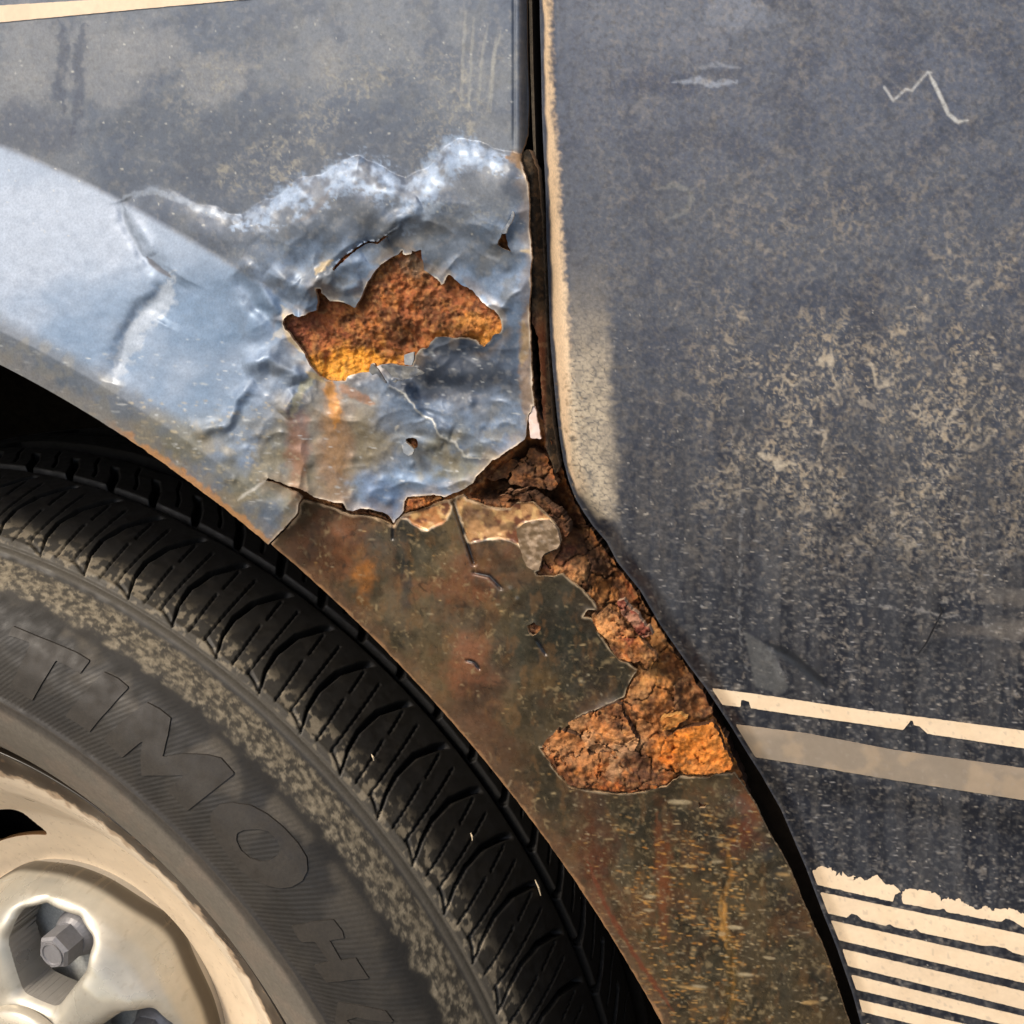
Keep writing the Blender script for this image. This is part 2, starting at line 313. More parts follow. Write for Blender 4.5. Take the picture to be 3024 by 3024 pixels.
# ------------------------------------------------------------------ colour canvas for the body side (3 px per cell)
CS = 3.0; CN = 1016; C0 = -12.0
gx, gy = np.meshgrid((C0+np.arange(CN)*CS).astype(np.float32), (C0+np.arange(CN)*CS).astype(np.float32))
def canvas(c): return np.ones((CN, CN, 3))*np.array(c)
def mix(cv, m, c):
    m = np.clip(m, 0, 1)[..., None]; cv *= (1-m); cv += m*np.array(c)
def samp(cv):
    lo = cv.reshape(CN//8, 8, CN//8, 8, 3).mean((1, 3))                                          # soft version, used past the edges
    for _ in range(6):
        e = np.pad(lo, ((1, 1), (1, 1), (0, 0)), 'edge'); lo = (e[:-2, 1:-1]+e[2:, 1:-1]+e[1:-1, :-2]+e[1:-1, 2:]+lo)/5
    def soft(px, py):
        a = np.clip((px-C0)/CS/8-.5, 0, CN//8-1.001); b = np.clip((py-C0)/CS/8-.5, 0, CN//8-1.001); i = a.astype(int); j = b.astype(int); fa = (a-i)[:, None]; fb = (b-j)[:, None]
        return (lo[j, i]*(1-fa)+lo[j, i+1]*fa)*(1-fb)+(lo[j+1, i]*(1-fa)+lo[j+1, i+1]*fa)*fb
    def f(px, py):
        a = np.clip((px-C0)/CS, 0, CN-1.001); b = np.clip((py-C0)/CS, 0, CN-1.001); i = a.astype(int); j = b.astype(int); fa = (a-i)[:, None]; fb = (b-j)[:, None]
        c = (cv[j, i]*(1-fa)+cv[j, i+1]*fa)*(1-fb)+(cv[j+1, i]*(1-fa)+cv[j+1, i+1]*fa)*fb
        out = np.maximum(np.maximum(C0-px, px-(C0+CN*CS)), np.maximum(C0-py, py-(C0+CN*CS)))     # beyond the canvas the paint goes on with its own mottling
        k = sm(out, -8, 60)[:, None]; n = (.50+fbm(px, py, 120, 5, 700, g=.65))[:, None]
        return c*(1-k)+k*soft(px+(fbm(px, py, 200, 3, 701)-.5)*220, py+(fbm(px, py, 200, 3, 702)-.5)*220)*n
    return f
def blob(x, y, rx, ry=None, wob=.6, seed=1, ang=0, soft=.35):
    ry = ry or rx; c, s = math.cos(ang), math.sin(ang); m = np.zeros((CN, CN)); kx = rx*(1.4+soft+wob*.6)+6; ky = ry*(1.4+soft+wob*.6)+6
    i0 = max(0, int((x-kx-C0)/CS)); i1 = min(CN, int((x+kx-C0)/CS)+2); j0 = max(0, int((y-ky-C0)/CS)); j1 = min(CN, int((y+ky-C0)/CS)+2)
    if i1 <= i0 or j1 <= j0: return m
    X = gx[j0:j1, i0:i1]; Y = gy[j0:j1, i0:i1]; dx = X-x; dy = Y-y; a = (dx*c+dy*s)/rx; b = (-dx*s+dy*c)/ry
    d = np.sqrt(a*a+b*b)+wob*(fbm(X, Y, max(24, min(rx, ry)*1.2), 5, seed, g=.6)-.5)*2.4
    m[j0:j1, i0:i1] = 1-sm(d, 1-soft, 1+soft); return m
def line(pts, wd, wob=0, seed=1, taper=True):
    xs = [p[0] for p in pts]; ys = [p[1] for p in pts]; m = np.zeros((CN, CN)); pad = wd*3+abs(wob)+12
    i0 = max(0, int((min(xs)-pad-C0)/CS)); i1 = min(CN, int((max(xs)+pad-C0)/CS)+2); j0 = max(0, int((min(ys)-pad-C0)/CS)); j1 = min(CN, int((max(ys)+pad-C0)/CS)+2)
    if i1 <= i0 or j1 <= j0: return m
    X = gx[j0:j1, i0:i1]; Y = gy[j0:j1, i0:i1]
    if wob: X = X+(fbm(X, Y, 18, 3, seed)-.5)*2*wob; Y = Y+(fbm(X, Y, 18, 3, seed+4)-.5)*2*wob
    d, _, p = pl_dist(X, Y, pts)
    ww = wd*(np.clip(np.minimum(p, 1-p)*6, .25, 1) if taper else 1)
    m[j0:j1, i0:i1] = 1-sm(d, ww*.55, ww*1.25+CS*.5); return m
def flecks(cv, n, box, lx, ly, cols, seed, ang=0., dens=None, alpha=(.5, 1)):
    rg = random.Random(seed)
    for _ in range(n):
        x = rg.uniform(box[0], box[2]); y = rg.uniform(box[1], box[3])
        if dens is not None:
            j = int((y-C0)/CS); i = int((x-C0)/CS)
            if not (0 <= i < CN and 0 <= j < CN) or rg.random() > dens[j, i]: continue
        a = lx*rg.uniform(.4, 1)*(1 if rg.random() < .85 else 1.8); b = ly*rg.uniform(.5, 1.2); t = ang+rg.uniform(-.15, .15); c = rg.choice(cols); al = rg.uniform(*alpha)
        i0 = max(0, int((x-a*1.5-C0)/CS)-1); i1 = min(CN, int((x+a*1.5-C0)/CS)+3); k = max(a, b)*1.5
        j0 = max(0, int((y-k-C0)/CS)-1); j1 = min(CN, int((y+k-C0)/CS)+3); i0 = max(0, int((x-k-C0)/CS)-1); i1 = min(CN, int((x+k-C0)/CS)+3)
        if i1 <= i0 or j1 <= j0: continue
        X = gx[j0:j1, i0:i1]-x; Y = gy[j0:j1, i0:i1]-y; ct, st = math.cos(t), math.sin(t)
        d = np.sqrt(((X*ct+Y*st)/a)**2+((-X*st+Y*ct)/b)**2); m = (al*(1-sm(d, .6, 1.25)))[..., None]
        cv[j0:j1, i0:i1] = cv[j0:j1, i0:i1]*(1-m)+m*np.array(c)
def squiggles(cv, n, dens, cols, seed, L=(2, 6), step=9, wd=3.2, vert=.5, alpha=(.35, .95), box=None):
    rg = random.Random(seed); k = 0; box = box or (0, 0, 3024, 3024)
    for _ in range(n):
        x = rg.uniform(box[0], box[2]); y = rg.uniform(box[1], box[3]); j = min(CN-1, max(0, int((y-C0)/CS))); i = min(CN-1, max(0, int((x-C0)/CS)))
        if rg.random() > dens[j, i]: continue
        a = rg.choice((0, math.pi/2)) if rg.random() < .6 else rg.uniform(0, 6.28)
        if rg.random() > vert: a = rg.uniform(-.3, .3)
        pts = [(x, y)]
        for s in range(rg.randint(*L)):
            a += rg.uniform(-.9, .9); pts.append((pts[-1][0]+math.cos(a)*step*rg.uniform(.5, 1.2), pts[-1][1]+math.sin(a)*step*rg.uniform(.5, 1.2)))
        c = rg.choice(cols); al = rg.uniform(*alpha); w_ = wd*rg.uniform(.6, 1.5)
        xs = [p[0] for p in pts]; ys = [p[1] for p in pts]; pad = w_*2+6
        i0 = max(0, int((min(xs)-pad-C0)/CS)); i1 = min(CN, int((max(xs)+pad-C0)/CS)+2); j0 = max(0, int((min(ys)-pad-C0)/CS)); j1 = min(CN, int((max(ys)+pad-C0)/CS)+2)
        if i1 <= i0 or j1 <= j0: continue
        d, _, p = pl_dist(gx[j0:j1, i0:i1], gy[j0:j1, i0:i1], pts); m = (al*(1-sm(d, w_*.5, w_*1.3+1.5)))[..., None]
        cv[j0:j1, i0:i1] = cv[j0:j1, i0:i1]*(1-m)+m*np.array(c)
CREAM = (.78, .60, .40); PALE = (.62, .55, .46); RUSTO = (.55, .19, .035); RUSTB = (.16, .06, .025)
def filaments(size, seed, thick=.10, seg=.5, sx=1., sy=1.):
    """broken thin crackle lines, as worn lacquer shows"""
    X = gx+(fbm(gx, gy, size*.9, 2, seed+1)-.5)*size*1.3; Y = gy+(fbm(gx, gy, size*.9, 2, seed+2)-.5)*size*1.3
    n = fbm(X, Y, size, 2, seed, sx=sx, sy=sy); w_ = thick*(.35+1.3*sm(fbm(gx, gy, size*1.5, 2, seed+5), .35, .65))
    return (1-sm(np.abs(n-.5), w_*.35, w_))*sm(fbm(gx, gy, size*.8, 3, seed+3, g=.6), seg-.03, seg+.09)
def N(s, o=4, seed=0, **k):
    if s < 100 or 'sx' in k or 'sy' in k: return fbm(gx, gy, s, o, seed, **k)
    h = fbm(gx[::2, ::2], gy[::2, ::2], s, o, seed, **k); a = np.empty((CN, CN), np.float32)      # coarse noise: half the cells, the rest between them
    e = np.concatenate([h, h[-1:]], 0); e = np.concatenate([e, e[:, -1:]], 1)
    a[::2, ::2] = h; a[1::2, ::2] = .5*(e[:-1, :-1]+e[1:, :-1]); a[::2, 1::2] = .5*(e[:-1, :-1]+e[:-1, 1:]); a[1::2, 1::2] = .25*(e[:-1, :-1]+e[1:, :-1]+e[:-1, 1:]+e[1:, 1:]); return a

# upper wing
cu = canvas((.125, .14, .165))
mix(cu, sm(N(420, 4, 50), .42, .62)*.75, (.20, .205, .21))
mix(cu, sm(N(120, 5, 51), .5, .66)*.5, (.085, .10, .13))
mix(cu, sm(N(60, 4, 52), .52, .7)*.35, (.19, .185, .17))
for b in ((90, 150, 110, 110), (330, 190, 130, 120), (640, 230, 90, 80), (60, 260, 90, 60), (430, 160, 110, 70), (960, 190, 50, 70)): mix(cu, .6*blob(*b, seed=int(b[0])), (.27, .26, .245))
for pts in ([(180, 60), (190, 150), (172, 260), (190, 330)], [(250, 70), (228, 180), (235, 290), (215, 400)]): mix(cu, .75*line(pts, 16, 14, 61), (.085, .095, .12))
mix(cu, .55*blob(90, 380, 160, 70, seed=4), (.075, .085, .115)); mix(cu, .45*blob(560, 370, 240, 80, seed=5), (.10, .11, .125))
mix(cu, .6*blob(900, 480, 420, 110, seed=6), (.095, .105, .125))
dn = sm(N(260, 3, 55), .42, .6)*sm(gy, 60, 300)*(1-sm(gy, 520, 620))*sm(gx, 350, 650)
mix(cu, dn*filaments(34, 300, .085, .52)*.6, (.42, .36, .26)); mix(cu, dn*filaments(20, 310, .10, .54)*.45, (.40, .35, .26)); mix(cu, dn*sm(N(14, 3, 320, g=.65), .60, .72)*.35, (.36, .32, .25))
m = sm(gx, 600, 800)*sm(gy, 520, 650)*(1-sm(gy, 1400, 1500)); mix(cu, m*sm(N(160, 3, 321), .44, .6)*filaments(26, 330, .08, .53)*.5, (.45, .40, .30))
# flare, painted paler and bluer for the sky on its upward slope
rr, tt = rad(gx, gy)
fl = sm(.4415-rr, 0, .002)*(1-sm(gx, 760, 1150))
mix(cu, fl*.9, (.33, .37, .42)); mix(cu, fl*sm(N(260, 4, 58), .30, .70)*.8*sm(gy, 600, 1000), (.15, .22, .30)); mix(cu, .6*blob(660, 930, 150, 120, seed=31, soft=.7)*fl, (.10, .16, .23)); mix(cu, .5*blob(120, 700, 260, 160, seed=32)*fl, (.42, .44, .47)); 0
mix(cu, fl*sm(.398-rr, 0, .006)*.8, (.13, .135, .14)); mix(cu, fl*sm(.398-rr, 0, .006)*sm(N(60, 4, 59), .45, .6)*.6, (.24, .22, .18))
mix(cu, .55*line([(512, 815), (480, 890), (415, 960), (360, 1050), (338, 1130)], 30, 22, 90), (.46, .46, .45)); mix(cu, .5*line([(362, 600), (385, 680), (425, 755)], 7, 6, 91), (.13, .15, .17)); mix(cu, .75*line([(435, 762), (470, 795), (505, 818)], 8, 4, 92), (.10, .085, .08))  # pale ridge and dark dent: light and shade of the folds painted in
# crumpled middle: blue of the sky and shade of folds put into the colour
cm = sm(gx, 600, 950)*sm(gy, 560, 700); mix(cu, cm*.65, (.125, .18, .25)); mix(cu, cm*sm(N(110, 5, 62), .48, .64)*.6, (.23, .29, .37)); mix(cu, cm*sm(N(90, 5, 63), .5, .66)*.55, (.13, .12, .10))
mix(cu, .55*blob(900, 650, 260, 70, seed=8), (.085, .085, .085)); mix(cu, .5*blob(1300, 720, 220, 70, seed=9), (.10, .095, .085))
mix(cu, .75*blob(1340, 1090, 210, 130, seed=10), (.05, .06, .08))  # shade of the lip that faces down, painted in
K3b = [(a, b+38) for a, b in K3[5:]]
mix(cu, .6*line(K3b, 52, 46, 93)*sm(N(70, 4, 94, g=.6), .36, .56), (.36, .44, .54)); mix(cu, .4*line([(a, b+14) for a, b in K3[4:]], 18, 14, 95)*sm(N(50, 4, 96), .4, .55), (.50, .56, .63)); mix(cu, .5*line([(a, b+14) for a, b in K3[:6]], 10, 10, 97), (.36, .39, .42))  # sky light along the crest of the crumple, painted into the colour
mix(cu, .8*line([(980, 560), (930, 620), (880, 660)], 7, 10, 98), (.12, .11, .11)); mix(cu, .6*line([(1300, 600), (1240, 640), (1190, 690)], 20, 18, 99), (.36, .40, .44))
mix(cu, .8*blob(1330, 1110, 180, 90, seed=33), (.028, .036, .05))  # same downward-facing lip, its painted shade deepened
# rust stains and drips below the hole
lowm = sm(gy, 1180, 1330)*(1-sm(gx, 1480, 1560)*.3)*sm(gx, 250, 500)
mix(cu, lowm*.9*sm(N(170, 5, 64), .34, .60), (.19, .165, .105)); mix(cu, lowm*.6*sm(N(60, 5, 87, g=.65), .5, .66), (.28, .22, .13))
mix(cu, lowm*.5*sm(N(80, 4, 65), .5, .66), (.13, .16, .20))
mix(cu, .75*blob(985, 1310, 150, 220, seed=11, soft=.6), (.25, .185, .10)); mix(cu, .6*blob(990, 1330, 46, 180, seed=12, soft=.6), (.33, .16, .07))
mix(cu, .95*line([(978, 1115), (975, 1160), (990, 1200), (990, 1260)], 16, 12, 66), (.65, .25, .035)); mix(cu, .4*line([(978, 1120), (985, 1260), (1000, 1400)], 30, 16, 67), (.40, .20, .07))
mix(cu, .7*line([(930, 1110), (890, 1150), (860, 1230)], 12, 8, 68), (.5, .44, .26))
mix(cu, .6*blob(880, 1330, 30, 120, seed=13, soft=.6), (.30, .11, .05))
mix(cu, .7*line([(1000, 1140), (1060, 1170), (1100, 1190)], 14, 8, 69), (.30, .12, .04))
mix(cu, .6*blob(1240, 1240, 120, 70, seed=14), (.16, .21, .28)); mix(cu, .8*blob(1200, 1440, 150, 60, seed=15), (.17, .24, .33)); mix(cu, .6*blob(1140, 1470, 70, 60, seed=16), (.12, .17, .26))
mix(cu, .55*line([(830, 900), (860, 960), (800, 1000)], 10, 8, 70), (.6, .5, .36))
for pts, wd in (([(930, 810), (960, 780), (985, 770)], 9), ([(1545, 950), (1555, 1010), (1540, 1080)], 12), ([(838, 930), (850, 985), (900, 1045)], 10), ([(905, 1100), (960, 1128)], 8), ([(1530, 470), (1560, 510), (1580, 560)], 14), ([(1540, 740), (1600, 750)], 6)):
    mix(cu, .8*line(pts, wd, 6, 71), (.60, .42, .20))
mix(cu, .9*line([(1500, 462), (1535, 466), (1545, 500)], 18, 8, 72), (.36, .20, .09)); mix(cu, .6*line([(1555, 900), (1550, 1100), (1560, 1250)], 18, 12, 73), (.30, .17, .08))
mix(cu, .85*line([(1150, 1138), (1192, 1160), (1232, 1215), (1276, 1240), (1298, 1288), (1346, 1308), (1375, 1350), (1440, 1352)], 2.5, 6, 74), (.55, .50, .40))
for pts in ([(790, 1415), (740, 1450), (700, 1478)], [(1165, 1270), (1180, 1255)]): mix(cu, .8*line(pts, 4, 4, 75), (.62, .54, .42))
flecks(cu, 420, (0, 1000, 1560, 1600), 9, 2.6, [(.6, .58, .52), (.5, .48, .42), (.7, .66, .58)], 8, .1, alpha=(.2, .7))
flecks(cu, 240, (250, 1180, 900, 1500), 8, 4, [(.55, .42, .24), (.45, .36, .22)], 18, .1, alpha=(.2, .6))
flecks(cu, 160, (0, 60, 1540, 700), 3, 3, [(.6, .55, .45)], 9, 0)
# streaks near the top right edge of the wing
for i, (x0, x1) in enumerate(((1375, 1360), (1400, 1384), (1440, 1410), (1480, 1440), (1465, 1450))): mix(cu, .35*line([(x0, 30+20*i), ((x0+x1)/2, 160), (x1, 330)], 4, 3, 76+i), (.42, .38, .30))
cu *= (1-.16*np.array((1., .62, .1))*(1-sm(rr, .40, .45)*0)[..., None])
# rust creeping from the arch lip and the torn edges, bare primer at the tear
ed = sm(.3885-rr+(N(40, 3, 80)-.5)*.006, 0, .004); ed2 = sm(.3838-rr+(N(30, 3, 86)-.5)*.0035, 0, .0012); mix(cu, ed*sm(gx, 250, 420)*.2, (.26, .18, .10)); mix(cu, ed2*sm(gx, 280, 420)*.9, (.42, .21, .08)); mix(cu, ed*(1-sm(gx, 250, 420))*.5, (.22, .20, .17))
dH1, _, _ = pl_dist(gx, gy, H1, True); mix(cu, (1-sm(dH1, 1.5, 4.5))*.8*sm(N(40, 2, 81), .42, .6), (.66, .56, .42)); mix(cu, (1-sm(dH1, 5, 45))*.35*sm(N(50, 3, 82), .4, .6), (.35, .24, .13))
dT, _, _ = pl_dist(gx, gy, TEAR+LOWLIP+CRB); mix(cu, (1-sm(dT, 2, 5.5))*.9*sm(N(60, 2, 83), .36, .55), (.70, .58, .44)); mix(cu, (1-sm(dT+(N(40, 3, 89)-.5)*50, 5, 40))*.4, (.24, .16, .09))
mix(cu, (1-fl*.85)*sm(N(22, 3, 85, g=.7), .56, .7)*.16, (.34, .32, .28)); mix(cu, (1-fl*.85)*sm(1-N(18, 3, 84, g=.7), .56, .7)*.2, (.05, .055, .065))

# lower wing
cl = canvas((.095, .070, .040))
mix(cl, sm(N(300, 4, 100), .42, .6)*.8, (.14, .105, .062)); mix(cl, sm(N(120, 5, 101, g=.6), .48, .66)*.7, (.030, .028, .018)); mix(cl, sm(N(60, 5, 102, g=.6), .52, .7)*.45, (.15, .115, .07)); mix(cl, sm(N(180, 5, 120, g=.65), .52, .66)*.6, (.15, .07, .035)); mix(cl, sm(N(90, 5, 121, g=.65, sx=1, sy=.35), .55, .7)*.45, (.10, .095, .075))
for b, c, a in (((960, 1620, 90, 110), (.24, .085, .04), .85), ((1010, 1560, 120, 60), (.20, .09, .05), .6), ((1075, 1720, 28, 70), (.50, .19, .04), .8), ((1340, 1740, 110, 40), (.22, .085, .045), .85), ((1430, 1660, 90, 60), (.17, .075, .04), .8),
                ((1395, 1960, 60, 90), (.28, .11, .06), .9), ((1440, 2080, 70, 140), (.17, .075, .05), .7), ((1400, 2180, 80, 120), (.13, .07, .05), .6), ((1560, 1700, 70, 30), (.17, .075, .04), .6), ((1250, 1480, 60, 60), (.10, .085, .05), .7),
                ((1640, 1800, 160, 130), (.022, .030, .028), .8), ((1720, 1950, 150, 120), (.022, .028, .028), .75), ((1180, 1560, 45, 100), (.025, .033, .04), .75), ((1197, 1720, 14, 120), (.018, .028, .045), .8), ((1090, 1600, 35, 60), (.05, .06, .07), .6),
                ((1740, 2450, 60, 190), (.11, .035, .02), .85), ((1760, 2600, 26, 150), (.13, .04, .02), .8), ((1960, 2530, 22, 170), (.26, .075, .025), .85), ((2150, 2420, 110, 90), (.03, .033, .028), .7), ((1880, 2400, 130, 60), (.03, .034, .028), .8),
                ((1600, 2400, 120, 130), (.055, .045, .03), .7), ((2225, 2350, 40, 90), (.30, .09, .035), .75), ((2190, 2480, 50, 40), (.20, .05, .02), .8), ((1240, 1850, 110, 70), (.10, .085, .06), .7), ((1600, 2000, 40, 40), (.22, .13, .05), .7), ((1150, 1830, 60, 60), (.16, .13, .09), .6), ((1540, 1390+230, 40, 30), (.20, .09, .05), .5)):
    mix(cl, a*.72*blob(*b, seed=int(b[0]) % 50+1, soft=.7, wob=1.0), c)
mix(cl, .55*blob(1700, 1900, 150, 190, seed=41, wob=.9, soft=.7), (.014, .018, .015)); mix(cl, .5*blob(1500, 2250, 200, 160, seed=42, wob=.9, soft=.7), (.035, .028, .018)); mix(cl, .5*blob(2200, 2800, 180, 250, seed=43, wob=.8, soft=.7), (.020, .021, .018))
mix(cl, sm(1-N(150, 5, 144, g=.6), .50, .66)*.55, (.018, .017, .012)); mix(cl, sm(N(34, 4, 145, g=.65, sx=1., sy=.5), .58, .70)*.35, (.20, .11, .05)); mix(cl, filaments(60, 400, .022, .50)*.6, (.012, .012, .012))
# drip lines
mix(cl, .9*line([(2190, 2460), (2150, 2490), (2150, 2540), (2163, 2590), (2135, 2640), (2134, 2720), (2150, 2760), (2160, 2830), (2165, 2920), (2140, 3024)], 7, 4, 103), (.22, .12, .04)); mix(cl, .9*line([(2133, 2640), (2138, 2750), (2146, 2800)], 12, 10, 104), (.55, .30, .09))
mix(cl, .6*line([(2150, 2750), (2162, 2850), (2158, 3000)], 16, 5, 105), (.10, .075, .03))
mix(cl, .5*line([(1940, 2400), (1955, 2600), (1960, 2800)], 14, 8, 106), (.2, .07, .03))
# flecks of old wax and overspray, denser to the bottom right
dn = np.clip(sm(gy, 2300, 2500)*sm(gx, 1650, 2000)*.9+sm(gx, 1580, 1750)*sm(gy, 1850, 1980)*.45+.10, 0, 1)
flecks(cl, 3000, (900, 1450, 2550, 3024), 8.5, 1.9, [(.60, .44, .24), (.46, .40, .30), (.62, .50, .32), (.40, .35, .26), (.55, .34, .14)], 21, .08, dn, (.35, .95))
dn2 = sm(gx, 1780, 1960)*(1-sm(gx, 2160, 2240))*sm(gy, 2380, 2480)
flecks(cl, 520, (1750, 2350, 2250, 3024), 12, 2.2, [(.70, .36, .10), (.72, .45, .18), (.55, .25, .06)], 22, .1, dn2, (.5, 1))
flecks(cl, 22, (1850, 2360, 2480, 2980), 26, 6, [(.72, .62, .45), (.72, .48, .22)], 23, .05, dn, (.4, .75))
mix(cl, dn*filaments(22, 380, .08, .55, .4, 1.)*.4, (.42, .34, .22))
flecks(cl, 700, (1600, 1500, 2540, 3024), 3, 2, [(.6, .55, .45)], 24, 0, dn, (.3, .8))
sq = sm(N(120, 3, 107), .45, .6); mix(cl, sq*filaments(28, 390, .07, .54)*.5, (.40, .32, .20)); squiggles(cl, 20, sq, [(.45, .38, .26), (.6, .5, .38)], 25, wd=2., alpha=(.2, .6), box=(1000, 1450, 2300, 2400))
rl, _ = rad(gx, gy, -.062); ed = sm(.3862-rl+(N(50, 4, 108)-.5)*.009, 0, .005); cl *= (.94+.28*(1-sm(gx, 1500, 1800)))[..., None]*.68*np.array((1.02, .94, .76)); mix(cl, ed*.4, (.16, .085, .045)); mix(cl, sm(.3803-rl+(N(40, 3, 122)-.5)*.002, 0, .0006)*.75, (.34, .18, .08))
mix(cl, .6*line([(1560, 2700-200), (1700, 2750-100), (1800, 2830)], 10, 6, 109)*0, (.1, .04, .02))
mix(cl, .8*line([(1730, 2530), (1790, 2680), (1880, 2830), (1990, 2990)], 6, 5, 110), (.13, .035, .015))
for pts in ([(1340, 1480), (1370, 1570), (1400, 1665)], [(1400, 1690), (1445, 1700), (1482, 1737)], [(1585, 1890), (1612, 1930)], [(1378, 1950), (1400, 1955), (1416, 1975)], [(1160, 1540), (1160, 1590)]): mix(cl, .95*line(pts, 5, 3, 111), (.008, .01, .014))
# bare rusty steel along the crack, where the paint is gone, with a cream line round it
EXP1 = K(700, 1200, [(895, 645), (940, 605), (1010, 592), (1070, 572), (1130, 542), (1190, 530), (1212, 560), (1205, 600), (1165, 660), (1110, 680), (1078, 702), (1030, 685), (990, 665), (960, 640), (915, 625)])
EXP2 = K(1300, 1200, [(80, 540), (110, 505), (135, 495), (200, 535), (280, 565), (350, 575), (430, 545), (520, 540), (560, 575), (628, 638), (560, 645), (470, 655), (430, 690), (440, 750), (455, 790), (400, 760), (330, 745), (250, 755), (170, 772), (140, 700), (110, 620)])
for E_, col in ((EXP1, (.48, .21, .075)), (EXP2, (.45, .24, .10))):
    s = poly_sdf(gx, gy, E_)+(N(26, 3, 112)-.5)*14
    mix(cl, sm(s, -1, 2), col); m = sm(s, -1, 2); mix(cl, m*sm(N(34, 4, 113), .5, .62), (.16, .06, .03)); mix(cl, m*sm(N(24, 4, 114), .56, .66)*.8, (.68, .42, .17)); mix(cl, m*sm(N(70, 3, 115), .56, .66)*.7, (.12, .07, .035))
    mix(cl, (1-sm(np.abs(s+1), 1., 3.6))*.8*sm(N(50, 2, 123), .36, .56), (.66, .50, .32))
dL, _, _ = pl_dist(gx, gy, LOWTOP); mix(cl, (1-sm(dL+(N(30, 3, 116)-.5)*10, 3, 8))*.9*sm(N(50, 2, 124), .30, .5), (.72, .50, .30))
dL2, _, _ = pl_dist(gx, gy, LOWRUST); mix(cl, (1-sm(dL2+(N(24, 3, 117)-.5)*6, 1.5, 4.5))*.7*sm(N(50, 2, 125), .36, .56), (.50, .38, .24))
mix(cl, sm(N(16, 3, 126, g=.7), .55, .7)*.12, (.15, .12, .08)); mix(cl, sm(1-N(18, 3, 127, g=.7), .55, .7)*.16, (.018, .016, .012))

# rust core
cr = canvas((.15, .055, .024))
n1 = N(70, 5, 130, g=.6); n2 = N(26, 4, 131, g=.65); n3 = N(160, 4, 132)
mix(cr, sm(n1, .46, .62)*.75, (.34, .125, .04)); mix(cr, sm(n2, .54, .68)*.7, (.50, .20, .055)); mix(cr, sm(1-n2, .52, .64)*.75, (.085, .040, .024)); mix(cr, sm(n3, .52, .64)*.55, (.24, .12, .065))
mix(cr, sm(N(20, 3, 133), .62, .74)*.6, (.45, .27, .14))
# bright orange patches
for b, c, a in (((1040, 1070, 110, 42), (.80, .33, .03), .95), ((1000, 1095, 70, 30), (.85, .38, .04), .7), ((1450, 990, 60, 45), (.75, .30, .03), .8), ((1400, 950, 60, 20), (.70, .30, .05), .6), ((1320, 985, 40, 18), (.55, .20, .03), .6), ((1195, 890, 30, 60), (.48, .15, .04), .7),
                ((930, 1000, 60, 60), (.26, .075, .05), .7), ((880, 960, 60, 40), (.22, .075, .045), .6), ((1230, 770, 30, 30), (.20, .13, .07), .7), ((1120, 1020, 90, 25), (.15, .075, .04), .5), ((990, 900, 90, 50), (.11, .06, .035), .6), ((1350, 860, 110, 40), (.15, .07, .04), .5),
                ((2060, 2210, 110, 70), (.62, .22, .025), .9), ((2080, 2160, 80, 26), (.72, .33, .05), .6), ((1720, 2180, 110, 110), (.40, .20, .085), .7), ((1900, 2060, 100, 90), (.22, .11, .05), .7), ((1990, 2000, 90, 120), (.36, .18, .06), .6), ((1790, 1810, 60, 110), (.50, .26, .09), .7),
                ((1850, 1790, 30, 90), (.24, .05, .035), .8), ((1700, 1720, 60, 50), (.40, .24, .12), .6), ((1660, 1650, 40, 40), (.22, .05, .035), .7), ((1640, 1540, 60, 50), (.30, .12, .07), .6), ((1920, 1960, 40, 90), (.45, .28, .09), .5), ((1790, 1560, 90, 110), (.07, .04, .022), .8), ((1960, 1800, 80, 130), (.09, .05, .022), .6)):
    mix(cr, a*blob(*b, seed=int(b[1]) % 40+3, soft=.5, wob=.9), c)
mix(cr, sm(n2, .57, .68)*.35, (.62, .30, .10)); mix(cr, sm(1-N(16, 3, 134), .58, .70)*.5, (.05, .025, .015))
mix(cr, sm(N(12, 2, 135), .60, .72)*.55, (.45, .22, .09)); mix(cr, sm(1-N(34, 5, 136, g=.7), .54, .64)*.7, (.055, .028, .016))
mix(cr, .75*(1-sm(np.hypot(gx-1150, (gy-920)*1.4), 300, 420))*sm(N(60, 4, 137), .36, .60), (.30, .115, .06)); w1 = sm(N(44, 5, 138, g=.65), .50, .62); mix(cr, w1*.3, (.36, .15, .04)); w1 = sm(1-N(70, 5, 139, g=.6), .48, .62); mix(cr, w1*.75, (.075, .036, .02)); mix(cr, sm(N(36, 4, 140, g=.65), .62, .72)*.4, (.50, .28, .11)); cr *= np.array((1.12, .88, .64))
f1, f21, cvv = worley(gx+(fbm(gx, gy, 60, 3, 202)-.5)*70, gy+(fbm(gx, gy, 60, 3, 203)-.5)*70, 95, 5)
lowr = sm(gy, 1420, 1520)
mix(cr, lowr*sm(cvv, .55, .75)*.4, (.075, .045, .03)); mix(cr, lowr*(1-sm(cvv, .15, .35))*.35, (.42, .22, .09)); mix(cr, lowr*(1-sm(f21, .0, .08))*sm(N(60, 2, 143), .36, .5)*.85, (.02, .011, .007))
for b, c, a in (((1040, 1078, 125, 46), (.80, .34, .04), .85), ((1010, 1105, 70, 26), (.90, .42, .06), .7), ((1450, 1000, 60, 42), (.72, .30, .05), .75), ((1400, 950, 60, 20), (.62, .27, .06), .55), ((2070, 2215, 100, 60), (.62, .24, .04), .5), ((1740, 2230, 110, 50), (.42, .24, .12), .6), ((1290, 1000, 30, 20), (.60, .25, .05), .6), ((1225, 780, 34, 30), (.24, .17, .11), .7), ((890, 960, 60, 34), (.18, .06, .04), .6)):
    mix(cr, a*blob(*b, seed=int(b[0]) % 37+3, soft=.6, wob=1.1), c)
